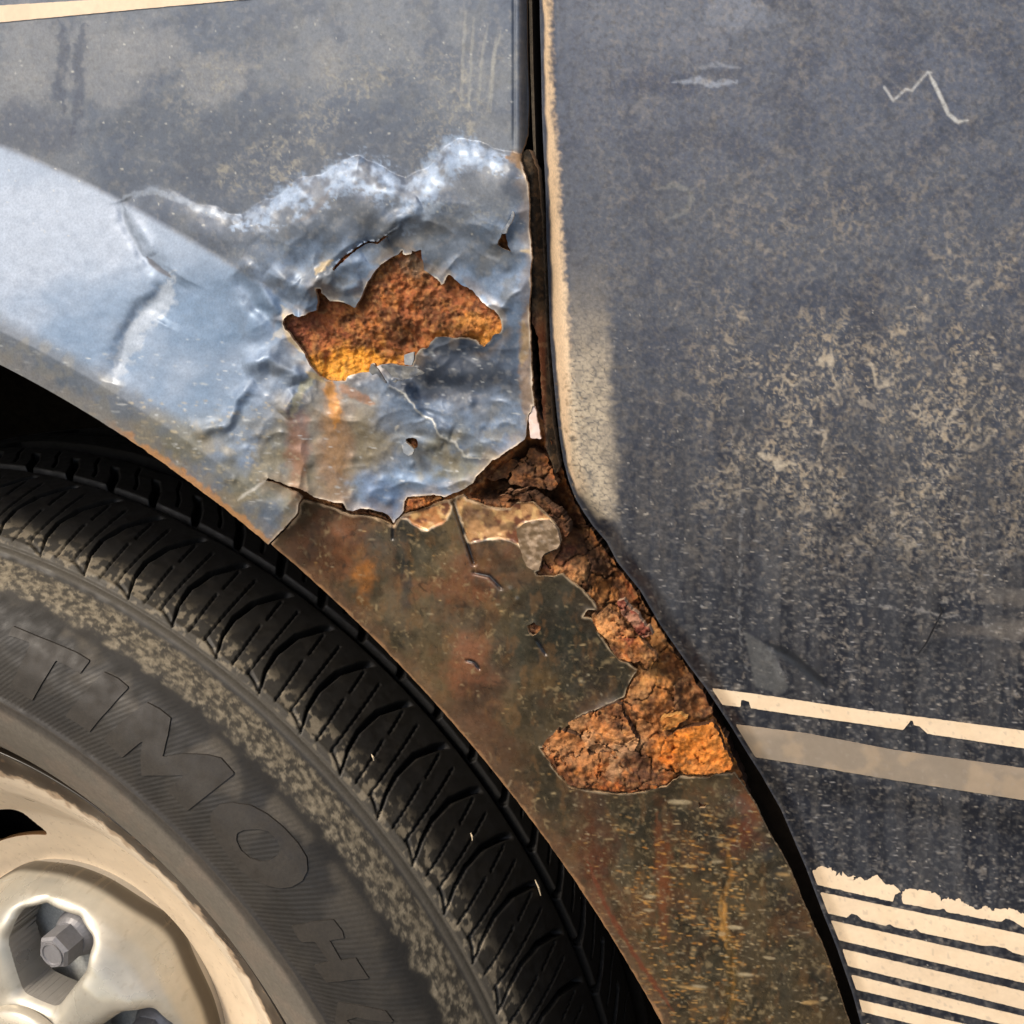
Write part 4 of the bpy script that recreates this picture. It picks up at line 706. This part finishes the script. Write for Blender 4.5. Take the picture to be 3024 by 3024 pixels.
stripe([(60, 22), (130, 30), (500, 80), (1000, 155), (1400, 205), (1932, 275)], [(140, 120), (190, 125), (330, 140), (336, 98), (380, 112), (388, 148), (600, 180), (1000, 235), (1250, 272), (1275, 240), (1300, 210), (1310, 245), (1345, 252), (1385, 292), (1600, 325), (1932, 375)], CR_, 0, 501, door, label='upper thin cream stripe with two chips')
stripe([(200, 225), (265, 235), (700, 290), (1200, 385), (1932, 488)], [(330, 412), (380, 420), (700, 470), (1200, 555), (1932, 668)], (.235, .19, .14), 0, 511, door, label='broad taupe stripe')
stripe([(640, 1050), (700, 1060), (760, 1035), (840, 1045), (870, 1075), (890, 1060), (940, 1105), (985, 1090), (1040, 1120), (1100, 1090), (1150, 1145), (1200, 1135), (1250, 1165), (1340, 1172), (1430, 1190), (1470, 1230), (1500, 1205), (1600, 1235), (1650, 1275), (1700, 1262), (1800, 1285), (1870, 1265), (1932, 1305)], [(650, 1120), (730, 1140), (1190, 1242), (1205, 1200), (1222, 1195), (1240, 1225), (1250, 1252), (1800, 1358), (1830, 1335), (1870, 1350), (1932, 1388)], CR_, 30, 521, door, label='cream stripe with a ragged torn upper edge')
BL = [((660, 1162), (745, 1180), (1932, 1427), (700, 1285), (790, 1300), (1932, 1545)), ((740, 1325), (810, 1340), (1932, 1590), (770, 1433), (850, 1450), (1932, 1700)), ((800, 1487), (870, 1500), (1932, 1748), (820, 1578), (900, 1595), (1932, 1850)),
      ((850, 1630), (920, 1645), (1932, 1890), (880, 1713), (950, 1730), (1932, 1962)), ((900, 1775), (980, 1790), (1932, 2010), (920, 1842), (1000, 1860), (1932, 2080)), ((940, 1905), (1010, 1922), (1932, 2130), (960, 1975), (1040, 1990), (1932, 2190)), ((990, 2030), (1932, 2240), (2000, 2256), (1000, 2100), (1932, 2310), (2000, 2326))]
BL[0] = BL[0]
for i, b in enumerate(BL):
    bot = [b[3], b[4]]
    if i == 0: bot += [(930, 1330), (960, 1308), (990, 1318), (1020, 1345), (1150, 1378), (1175, 1366), (1200, 1385), (1300, 1405), (1320, 1392), (1345, 1415), (1700, 1490), (1760, 1490), (1830, 1505), (1870, 1530)]
    stripe([b[0], b[1], b[2]], bot+[b[5]], CR_, 0, 530+i*10, door)
# stripe on the wing, top left
sp = [(-2400, 140), (0, 16), (262, 0), (900, -40), (1500, -80), (1500, -45), (900, -16), (680, 2), (420, 26), (0, 66), (-2400, 300)]
def cfs(u, v):
    c = np.ones((len(u), 3))*np.array((.80, .61, .42)); n = (sm(fbm(u, v, 60, 4, 601), .55, .7)*.25)[:, None]; return c*(1-n)+n*np.array((.6, .45, .3))
sheet('stripe', axis(-30, 1500, 6, PRE), axis(-90, 80, 6, (), tuple(range(92, 312, 12))), lambda u, v: poly_sdf(u, v, sp)+(fbm(u, v, 12, 2, 602)-.5)*1.5, lambda u, v: unproj(u, v, -.060-(h_upper(u, v)+.22)*.001), cfs, M_stripe, wing, ext=(0, .0002, 0), edgecol=(.4, .3, .2))

# ------------------------------------------------------------------ wheel
wheel = bpy.data.objects.new('wheel', None); scene.collection.objects.link(wheel); wheel.parent = car
PR = np.array([(.178, .030), (.186, .018), (.1915, .009), (.1945, .0015), (.200, -.0070), (.208, -.0150), (.216, -.0200), (.225, -.0245), (.2325, -.0268), (.2365, -.0275), (.2385, -.0268), (.246, -.0262), (.254, -.0245), (.262, -.0205), (.268, -.0150), (.2735, -.0075), (.2780, .0005), (.2800, .0030), (.2822, .0038), (.2836, .0058), (.2868, .0120), (.2900, .0220), (.2925, .0330), (.2945, .0450), (.2960, .0550), (.2972, .0660), (.2982, .0760), (.2995, .0950), (.3000, .115), (.2995, .135), (.297, .155), (.293, .172), (.286, .183), (.270, .195), (.235, .205), (.20, .19), (.178, .165)])
seg = np.hypot(*np.diff(PR, axis=0).T); S = np.concatenate([[0], np.cumsum(seg)])
def prof(s):
    """smooth profile by arc length"""
    return np.interp(s, S, PR[:, 0]), np.interp(s, S, PR[:, 1])
def s_of(r): i = np.arange(10, 24); return np.interp(r, PR[i, 0], S[i])
def s_y(y): i = np.arange(9, 33); return np.interp(y, PR[i, 1], S[i])
sv = np.concatenate([np.arange(0, S[9], .0008), np.arange(S[9], s_y(.085), .0005), np.arange(s_y(.085), S[-1], .004)])
r0, y0 = prof(sv)
k = np.ones(7)/7; r0s = np.convolve(np.pad(r0, 3, 'edge'), k, 'valid'); y0s = np.convolve(np.pad(y0, 3, 'edge'), k, 'valid')
nr = np.gradient(r0s); ny = np.gradient(y0s); ln = np.hypot(nr, ny); Nr, Ny = ny/ln, -nr/ln       # outward normal in (r,y)
thd = np.concatenate([np.arange(8, 96, .11), np.arange(96, 368, 2.0)])
TH, SV = np.meshgrid(thd, sv)
Rb = np.repeat(r0s[:, None], len(thd), 1); Yb = np.repeat(y0s[:, None], len(thd), 1)
dense = (TH < 96)
PIT = 4.30
def grooves(th, y):
    """depth in mm of the tread cuts"""
    g = np.zeros_like(th); ph = 68.55
    off = np.interp(y, [.003, .005, .012, .021, .033, .045, .052], [-.25, 0, .85, 1.35, 1.35, .6, -.1])
    a = (th-ph-off+PIT/2) % PIT-PIT/2; wdt = np.interp(y, [.004, .012, .045], [.05, .11, .26])
    g = np.maximum(g, 4.0*(1-sm(np.abs(a), wdt*.6, wdt*1.3))*sm(y, .0035, .006)*(1-sm(y, .047, .050)))
    for o, y1, y2, sl in ((1.65, .007, .044, 34), (3.02, .0062, .026, 45), (3.0, .030, .043, 40)):
        a = (th-ph-o-(y-.007)*sl+PIT/2) % PIT-PIT/2
        g = np.maximum(g, 1.5*(1-sm(np.abs(a), .03, .10))*sm(y, y1-.001, y1+.001)*(1-sm(y, y2-.001, y2+.001)))
    # zigzag notch by the shoulder
    a = (th-ph+PIT/2) % PIT-PIT/2; zz = np.where(a > 0, .0052+a*.0017, .0052+(a+PIT)*.0017)
    g = np.maximum(g, .9*(1-sm(np.abs(y-zz), .0003, .0010))*((a > .1) & (a < 1.7)))
    # circumferential grooves
    g = np.maximum(g, 6.0*(1-sm(np.abs(y-.0545), .0016, .0028))); g = np.maximum(g, 7.*(1-sm(np.abs(y-.088), .004, .0055))); g = np.maximum(g, 7.*(1-sm(np.abs(y-.125), .004, .0055)))
    # inner rib hooks
    off = np.interp(y, [.056, .066, .073, .085], [0, 1.1, 2.3, 3.6]); a = (th-70.8-off+PIT/2) % PIT-PIT/2
    g = np.maximum(g, 5.*(1-sm(np.abs(a), .25, .42))*sm(y, .056, .058)*(1-sm(y, .073, .075)))
    a = (th-72.8-off+PIT/2) % PIT-PIT/2; g = np.maximum(g, 2.*(1-sm(np.abs(a), .06, .14))*sm(y, .06, .062)*(1-sm(y, .08, .082)))
    return g
gr = grooves(TH, Yb)*dense*(SV > s_y(.0032))
# concentric steps on the side wall
disp = -gr
disp = disp+.7*np.exp(-((SV-S[10])/.0011)**2)+.5*np.exp(-((SV-s_of(.2795))/.0012)**2)-.7*np.exp(-((SV-s_of(.2815))/.0006)**2)+.35*np.exp(-((SV-s_y(.0062))/.0008)**2)
Rd = Rb+Nr[:, None]*disp*.001; Yd = Yb+Ny[:, None]*disp*.001
# ribbed decoration on the side wall (slanted fine ribs), fades under the letters
arc = np.radians(TH)*.25; rib = .5+.5*np.sin((arc*math.cos(R(-38))+(Rb-.25)*math.sin(R(38)))/.0016*2*math.pi)
bandm = sm(SV, s_of(.2392), s_of(.2400))*(1-sm(SV, s_of(.2690), s_of(.2705)))
co = np.stack([Rd*np.cos(np.radians(TH)), Yd, Rd*np.sin(np.radians(TH))], -1)
# dust on the rubber: real dirt, thickest on the scuffed shoulder; tread shade painted after it
U_ = np.radians(TH)*.28*10000; V_ = SV*10000
nA = fbm(U_, V_, 60, 4, 240); nB = fbm(U_, V_, 30, 3, 241, g=.5); nC = fbm(U_, V_, 180, 3, 242)
tc_ = np.ones(TH.shape+(3,))*np.array((.024, .021, .017))
def mixt(m, c):
    global tc_
    m = np.clip(m, 0, 1)[..., None]; tc_ = tc_*(1-m)+m*np.array(c)
mixt((SV < S[10])*.9, (.165, .142, .110)); mixt((SV < S[10])*sm(nC, .45, .62)*.4, (.20, .155, .115)); mixt(sm(SV, S[8], S[9])*(1-sm(SV, S[10], S[11]))*.8, (.034, .029, .024))
mixt((SV > S[10])*(SV < s_y(.0))*.5*sm(nC, .4, .6), (.042, .036, .028))
tp = (SV > s_of(.268))*(SV < s_of(.2772)); dm = sm(SV+(nA-.5)*.005, s_of(.2708), s_of(.2732))*(1-sm(SV, s_of(.2772), s_of(.2788)))
mixt(dm*.45, (.085, .072, .052)); nD = fbm(U_+(nA-.5)*40, V_, 15, 4, 244, sx=.6, g=.6); mixt(dm*sm(nD+(nA-.5)*.5, .32, .72)*.85, (.22, .18, .12)); mixt(dm*sm(nD+(nB-.5)*.3, .52, .74)*.6, (.30, .25, .17))
mixt(sm(SV, s_of(.2785), s_of(.2795))*(1-sm(SV, s_of(.2835), s_of(.285)))*.7, (.095, .082, .062))
dm = sm(SV, s_of(.2822), s_of(.2828))*(1-sm(SV, s_y(.010), s_y(.018))); mixt(dm*.4, (.060, .052, .040)); mixt(dm*sm(nB+(nA-.5)*.9, .50, .64)*.8, (.25, .205, .14))
mixt((SV > s_y(.012))*sm(nA, .52, .66)*.4*(1-sm(SV, s_y(.03), s_y(.05))), (.085, .070, .050)); mixt(sm(SV, s_y(.010), s_y(.022))*.8, (.011, .0095, .008))  # shoulder dust, then tread darkened: wheel-well shade put into the colour
mixt((gr > .8)*.75, (.006, .0055, .005))  # tread cuts darkened, their shade painted in
rd = (fbm(U_*.35, V_, 9, 2, 243) > .72)*bandm*sm(nC, .45, .6)
mixt(bandm*sm(TH, 25, 50)*sm(SV, s_of(.255), s_of(.268))*sm(nC, .45, .65)*.35, (.17, .14, .10))

tyre_me = None
nS, nT = TH.shape
idx = np.arange(nS*nT).reshape(nS, nT); nxt = np.roll(idx, -1, 1)
q = np.stack([idx[:-1], nxt[:-1], nxt[1:], idx[1:]], -1).reshape(-1, 4)
tyre_me = mk_mesh('tyre', co.reshape(-1, 3), q, smooth=True, col=np.concatenate([tc_, bandm[..., None]], -1).reshape(-1, 4))
# tyre material: rubber plus the fine slanted ribs, which follow the angle round the axle
mt = M_tyre; t = mt.node_tree; b = t.nodes['Principled BSDF']
tcn = nd(t, 'ShaderNodeTexCoord'); sx = nd(t, 'ShaderNodeSeparateXYZ'); t.links.new(tcn.outputs['Object'], sx.inputs[0])
at2 = nd(t, 'ShaderNodeMath', operation='ARCTAN2'); t.links.new(sx.outputs['Z'], at2.inputs[0]); t.links.new(sx.outputs['X'], at2.inputs[1])
le = nd(t, 'ShaderNodeVectorMath', operation='LENGTH'); cb = nd(t, 'ShaderNodeCombineXYZ'); t.links.new(sx.outputs['X'], cb.inputs[0]); t.links.new(sx.outputs['Z'], cb.inputs[2]); t.links.new(cb.outputs[0], le.inputs[0])
m1 = nd(t, 'ShaderNodeMath', operation='MULTIPLY'); m1.inputs[1].default_value = .255*math.cos(R(38)); t.links.new(at2.outputs[0], m1.inputs[0])
m2 = nd(t, 'ShaderNodeMath', operation='MULTIPLY'); m2.inputs[1].default_value = math.sin(R(38)); t.links.new(le.outputs['Value'], m2.inputs[0])
m3 = nd(t, 'ShaderNodeMath', operation='ADD'); t.links.new(m1.outputs[0], m3.inputs[0]); t.links.new(m2.outputs[0], m3.inputs[1])
m4 = nd(t, 'ShaderNodeMath', operation='MULTIPLY'); m4.inputs[1].default_value = 2*math.pi/.00165; t.links.new(m3.outputs[0], m4.inputs[0])
m5 = nd(t, 'ShaderNodeMath', operation='SINE'); t.links.new(m4.outputs[0], m5.inputs[0])
atb = nd(t, 'ShaderNodeAttribute'); atb.attribute_name = 'Col'
m6 = nd(t, 'ShaderNodeMath', operation='MULTIPLY'); t.links.new(m5.outputs[0], m6.inputs[0]); t.links.new(atb.outputs['Alpha'], m6.inputs[1])
bpn = [n for n in t.nodes if n.type == 'BUMP'][0]
bp2 = nd(t, 'ShaderNodeBump'); bp2.inputs['Distance'].default_value = .00003; t.links.new(m6.outputs[0], bp2.inputs['Height']); t.links.new(bp2.outputs[0], b.inputs['Normal']); t.links.new(bpn.outputs[0], bp2.inputs['Normal'])
tyre = link('tyre', tyre_me, M_tyre, wheel)

# raised letters on the side wall
def onwall(px, py):
    """point of the side wall seen at (px, py)"""
    ss = np.linspace(S[9], s_y(.0), 260); rw, yw = prof(ss); out = []
    for a, b_ in zip(px, py):
        x, y, z = unproj(a, b_, yw); e = np.abs(np.hypot(x, z)-rw); i = int(np.argmin(e)); out.append((math.degrees(math.atan2(z[i], x[i])), rw[i]))
    return np.array(out)
def letter(pts, holes=(), label=None, hgt=.0005):
    Q = onwall(*np.array(pts).T); poly = [((a*math.pi/180)*.25, r) for a, r in Q]
    HP = [[((a*math.pi/180)*.25, r) for a, r in onwall(*np.array(h_).T)] for h_ in holes]
    A = np.array(poly); st = .0006
    def Fq(u, v):
        s = poly_sdf(u, v, poly)
        for h_ in HP: s = np.minimum(s, -poly_sdf(u, v, h_))
        return s
    def pq(u, v):
        th = u/.25; s_ = np.interp(v, r0s[(sv > S[9]) & (sv < s_y(.0))], sv[(sv > S[9]) & (sv < s_y(.0))]); y = np.interp(s_, sv, y0s)
        a = np.interp(s_, sv, Nr); b_ = np.interp(s_, sv, Ny); rr_ = v+a*hgt; return rr_*np.cos(th), y+b_*hgt, rr_*np.sin(th)
    cf = lambda u, v: np.concatenate([np.ones((len(u), 3))*np.array((.036, .030, .023))*(.85+.35*fbm(u*1e4, v*1e4, 70, 3, 260))[:, None], np.zeros((len(u), 1))], 1)
    o = sheet('raised_letter', axis(A[:, 0].min()-.001, A[:, 0].max()+.001, st), axis(A[:, 1].min()-.001, A[:, 1].max()+.001, st), Fq, pq, cf, M_tyre, wheel, ext=(0, .0016, 0), flip=True)
    if label: o['label'] = label
Z5 = lambda L: K(0, 1780, L, 2.76); Z6 = lambda L: K(500, 2200, L, 2.345)
letter(Z5([(70, 270), (110, 195), (300, 275), (520, 365), (630, 410), (735, 475), (655, 580), (560, 520), (460, 470), (370, 620), (270, 795), (180, 735), (85, 690), (150, 560), (225, 410), (250, 330), (140, 290)]), label='raised rubber letter T')
letter(Z5([(540, 920), (690, 740), (850, 570), (960, 620), (1050, 695), (900, 860), (735, 1050), (640, 985)]), label='raised rubber letter I')
letter(Z5([(850, 1110), (1060, 920), (1200, 815), (1300, 870), (1393, 940), (1370, 1080), (1330, 1255), (1500, 1230), (1690, 1240), (1800, 1270), (1910, 1395), (1700, 1560), (1535, 1690), (1440, 1600), (1370, 1530), (1500, 1405), (1330, 1405), (1160, 1405), (1150, 1280), (1170, 1120), (1000, 1258), (920, 1180)]), label='raised rubber letter M')
letter(Z6([(290, 560), (290, 470), (350, 410), (440, 400), (560, 420), (680, 480), (790, 570), (890, 680), (950, 780), (955, 870), (920, 940), (850, 980), (770, 990), (680, 970), (580, 930), (480, 850), (400, 750), (330, 650)]), [Z6([(465, 660), (470, 610), (520, 585), (620, 582), (690, 600), (740, 650), (770, 710), (755, 760), (700, 800), (640, 805), (560, 780), (500, 730)])], label='raised rubber letter O')
letter(Z6([(850, 1245), (990, 1222), (1135, 1205), (1200, 1290), (1210, 1335), (1110, 1350), (1190, 1490), (1290, 1472), (1345, 1560), (1380, 1615), (1240, 1625), (1090, 1640), (1030, 1560), (1005, 1520), (1110, 1495), (1010, 1358), (920, 1362), (880, 1310)]), label='raised rubber letter H')
letter(Z6([(1170, 1775), (1320, 1800), (1500, 1840), (1560, 1920), (1420, 1905), (1300, 1880), (1230, 1900), (1330, 2010), (1200, 2020), (1150, 1900)]), label='part of a raised rubber letter')

# rim, dish and hub cover
def polar_sheet(name, profile, holes, mat, colf, th0=0, th1=360, n=720, m=90, ext=(0, .010, 0), parent=wheel, edgecol=None, rel=None, thick_in=None):
    P = np.array(profile, float); sg = np.concatenate([[0], np.cumsum(np.hypot(*np.diff(P, axis=0).T))]); ss = np.linspace(0, sg[-1], m); rr_ = np.interp(ss, sg, P[:, 0]); yy_ = np.interp(ss, sg, P[:, 1])
    k = np.ones(9)/9; rr2 = np.convolve(np.pad(rr_, 4, 'reflect', reflect_type='odd'), k, 'valid'); yy2 = np.convolve(np.pad(yy_, 4, 'reflect', reflect_type='odd'), k, 'valid')
    U = np.linspace(th0, th1, n); V = ss
    def xyz(u, v):
        r_ = np.interp(v, ss, rr2); y_ = np.interp(v, ss, yy2); th = np.radians(u)
        if rel is not None: y_ = y_+rel(r_*np.cos(th), r_*np.sin(th), r_)
        return r_*np.cos(th), y_, r_*np.sin(th)
    def Fq(u, v):
        r_ = np.interp(v, ss, rr2); th = np.radians(u); x = r_*np.cos(th); z = r_*np.sin(th); s = np.full(u.shape, 1.)
        for h_ in holes: s = np.minimum(s, h_(x, z))
        return s
    return sheet(name, U, V, Fq, xyz, (lambda u, v: colf(*xyz(u, v))) if colf else None, mat, parent, ext=ext, edgecol=edgecol, flip=True)
def col_rim(x, y, z):
    r = np.hypot(x, z); th = np.degrees(np.arctan2(z, x)); c = np.ones((len(x), 3))*np.array((.86, .70, .50))
    n_ = fbm(np.radians(th)*1800, r*9000, 60, 4, 270); e = (sm(r+(n_-.5)*.012, .1615, .1645)*.7)[:, None]; c = c*(1-e)+e*np.array((.30, .17, .08))
    e = sm(r+(n_-.5)*.010, .1655, .1675)[:, None]; c = c*(1-e)+e*np.array((.035, .022, .012))
    e = (sm(r, .186, .188)*.9)[:, None]; c = c*(1-e)+e*np.array((.02, .015, .01))  # lip blackened: shade of the gap to the tyre painted on
    e = ((1-sm(r, .1, .14))*.3)[:, None]; c = c*(1-e)+e*np.array((.60, .44, .27)); e = (sm(fbm(x*9000, z*9000, 26, 3, 271, g=.65), .72, .80)*.35)[:, None]; c = c*(1-e)+e*np.array((.36, .22, .11)); return c
def vent(a0):
    def f(x, z):
        r = np.hypot(x, z); th = np.degrees(np.arctan2(z, x)); da = (th-a0+180) % 360-180
        dx = np.radians(da)*.110; dy = r-.110; q1 = np.abs(dx)-.020+dy*.35; q2 = np.abs(dy)-.010; return np.hypot(np.maximum(q1+.004, 0), np.maximum(q2+.004, 0))-.004+np.minimum(np.maximum(q1, q2)+.004, 0)
    return f
polar_sheet('rim', [(.0, .080), (.05, .0785), (.084, .0728), (.102, .0655), (.118, .058), (.133, .044), (.146, .031), (.158, .022), (.168, .0165), (.178, .012), (.184, .0085), (.188, .0035), (.1895, -.0005), (.1905, -.0012), (.1915, .0), (.190, .006)], [vent(109.5+a) for a in range(0, 360, 120)], M_rim, col_rim, n=900, m=260, ext=(0, .004, 0), edgecol=(.25, .13, .05))
turned('brake_backing', [(.19, .055), (.186, .06), (.185, .09), (.0, .10)], 0, 360, 90, M_dark, wheel)
A0 = 83.0
def capF(a0):
    a = R(a0); ca, sa = math.cos(a), math.sin(a)
    pts = [(.0370, -.0075), (.0370, .0075), (.046, .0125), (.056, .0180), (.064, .0170), (.0680, .009), (.0680, -.009), (.064, -.0170), (.056, -.0180), (.046, -.0125)]
    wp = [(p*ca-q_*sa, p*sa+q_*ca) for p, q_ in pts]
    return lambda x, z: -(poly_sdf(x, z, wp)+.0058)
caps = [capF(A0+i*72) for i in range(5)]
def rel_cap(x, z, r):
    # a raised rounded frame round each bolt window and shallow hollows between
    y = np.zeros_like(x); dmin = np.full(x.shape, 1.)
    for f in caps: dmin = np.minimum(dmin, f(x, z))
    y = y+.006*np.exp(-np.clip(dmin, 0, 1)/.0028)*1.0          # window edges roll inwards
    th = np.degrees(np.arctan2(z, x)); da = (th-A0-36+36) % 72-36
    y = y+.0050*np.exp(-(da/11)**2)*np.exp(-((r-.082)/.016)**2)
    return y
def col_cap(x, y, z):
    r = np.hypot(x, z); c = np.ones((len(x), 3))*np.array((.46, .425, .345)); n_ = (sm(fbm(x*9000, z*9000, 160, 4, 280), .48, .62)*.4)[:, None]; c = c*(1-n_)+n_*np.array((.55, .49, .385)); e = sm(r, .0815, .0824)[:, None]*.9; c = c*(1-e)+e*np.array((.04, .03, .02)); e = (sm(fbm(x*9000, z*9000, 30, 3, 281, g=.65), .68, .78)*.2)[:, None]; c = c*(1-e)+e*np.array((.25, .19, .12)); return c  # dark outer edge paints in the shadow gap behind the cover
polar_sheet('hub_cover', [(.022, .0265), (.030, .0262), (.034, .0275), (.045, .0285), (.058, .0305), (.067, .0350), (.0735, .0410), (.0782, .0485), (.0812, .0565), (.0826, .0635), (.0822, .0695)], caps, M_cap, col_cap, n=1100, m=180, ext=(0, .018, 0), rel=rel_cap, edgecol=(.40, .37, .32))
turned('hub_cover_back', [(.0808, .060), (.06, .0605), (.0, .0605)], 0, 360, 90, surf('cap_inside', rough=.45, col=(.42, .42, .39)), wheel)
turned('centre_cap', [(.0305, .0268), (.0305, .0235), (.029, .0215), (.024, .0195), (.012, .0185), (.0, .0182)], 0, 360, 90, M_cap, wheel, col=np.ones((6, 3))*np.array((.56, .50, .39)))
bolt0 = None
bm = bmesh.new()
def ring(rad_, y, n, a0=0): return [bm.verts.new((rad_*math.cos(2*math.pi*i/n+a0), y, rad_*math.sin(2*math.pi*i/n+a0))) for i in range(n)]
def loft(A, B):
    n = len(A)
    for i in range(n): bm.faces.new((A[i], A[(i+1) % n], B[(i+1) % n], B[i]))
f0 = ring(.0125, .004, 32); f1_ = ring(.0125, -.001, 32); f2 = ring(.0110, -.004, 32); f3 = ring(.0094, -.0062, 32)
loft(f1_, f0); loft(f2, f1_); loft(f3, f2); bm.faces.new(f3)
h0 = ring(.0096, -.004, 6, .35); h1 = ring(.0096, -.0165, 6, .35); h2 = ring(.0082, -.0182, 6, .35); loft(h1, h0); loft(h2, h1)
c0 = ring(.0066, -.0182, 24, .1); c1_ = ring(.0058, -.0172, 24, .1)
bm.faces.new(h2)
loft(c1_, c0); d0 = ring(.0066, -.0190, 24, .1); d1 = ring(.0055, -.0190, 24, .1); loft(d0, c0); loft(d1, d0); d2 = ring(.0052, -.0184, 24, .1); loft(d2, d1); bm.faces.new(d2)
bmesh.ops.recalc_face_normals(bm, faces=bm.faces); bme = bpy.data.meshes.new('wheel_bolt'); bm.to_mesh(bme); bm.free()
for i in range(5):
    o = link('wheel_bolt', bme if i else bme, None if i else M_bolt, wheel); a = R(A0+i*72); o.location = (.0525*math.cos(a), .0590, .0525*math.sin(a)); o.rotation_euler = (0, random.Random(i).uniform(0, 1) if i else 0, 0)

# ------------------------------------------------------------------ loose things
def strand(name, pts, rads, mat, label, cat, h=6.):
    bm = bmesh.new(); P = [Vector(unproj(a, b_, yy)) for a, b_, yy in pts]; rings = []
    for i, p in enumerate(P):
        d = (P[min(i+1, len(P)-1)]-P[max(i-1, 0)]).normalized(); s_ = d.cross(Vector((0, 1, 0))).normalized(); t_ = d.cross(s_); r_ = rads[i]
        rings.append([bm.verts.new(p+s_*r_*math.cos(k*math.pi/3)+t_*r_*math.sin(k*math.pi/3)) for k in range(6)])
    for A, B in zip(rings, rings[1:]):
        for k in range(6): bm.faces.new((A[k], A[(k+1) % 6], B[(k+1) % 6], B[k]))
    bm.faces.new(rings[0]); bm.faces.new(rings[-1]); bmesh.ops.recalc_face_normals(bm, faces=bm.faces)
    me = bpy.data.meshes.new(name); bm.to_mesh(me); bm.free(); o = link(name, me, mat); o['label'] = label; o['category'] = cat; return o
yd = -.0625
strand('hair', K(2014, 1000, [(1450, 1500), (1462, 1515), (1465, 1550), (1440, 1600), (1410, 1660), (1380, 1720), (1330, 1785)]) and [(a, b_, yd) for a, b_ in K(2014, 1000, [(1450, 1500), (1462, 1515), (1465, 1550), (1440, 1600), (1410, 1660), (1380, 1720), (1330, 1785)])], [.00012, .00016, .0002, .0002, .0002, .0002, .00012], M_twig, 'thin dark bent hair stuck on the navy door above the cream stripe', 'hair')
def tread_y(px, py):
    ss = np.linspace(s_y(.01), s_y(.07), 200); rw, yw = prof(ss); x, y, z = unproj(px, py, yw); i = int(np.argmin(np.abs(np.hypot(x, z)-rw))); return yw[i]-.0008
for (x0, y0_, x1, y1_), lab in (((1097, 2228, 1104, 2246), 'short pale straw on the tyre tread, uppermost of the three'), ((1390, 2460, 1395, 2482), 'short pale straw on the dark tread, middle one of the three'), ((1580, 2598, 1597, 2645), 'longest pale straw on the dark tread, lowest of the three')):
    o = strand('straw', [(x0, y0_, tread_y(x0, y0_)), ((x0+x1)/2+2, (y0_+y1_)/2, tread_y((x0+x1)/2, (y0_+y1_)/2)-.0004), (x1, y1_, tread_y(x1, y1_))], [.0002, .00038, .0002], M_straw, lab, 'straw'); o['group'] = 'bits of straw on the tyre tread'

# ------------------------------------------------------------------ ground the car stands on
g = bpy.data.meshes.new('ground'); g.from_pydata([(-1500, -1500, -.297), (1500, -1500, -.297), (1500, 1500, -.297), (-1500, 1500, -.297)], [], [(0, 1, 2, 3)])
go = link('ground', g, M_ground); go['kind'] = 'structure'; go['label'] = 'pale concrete ground under the car'
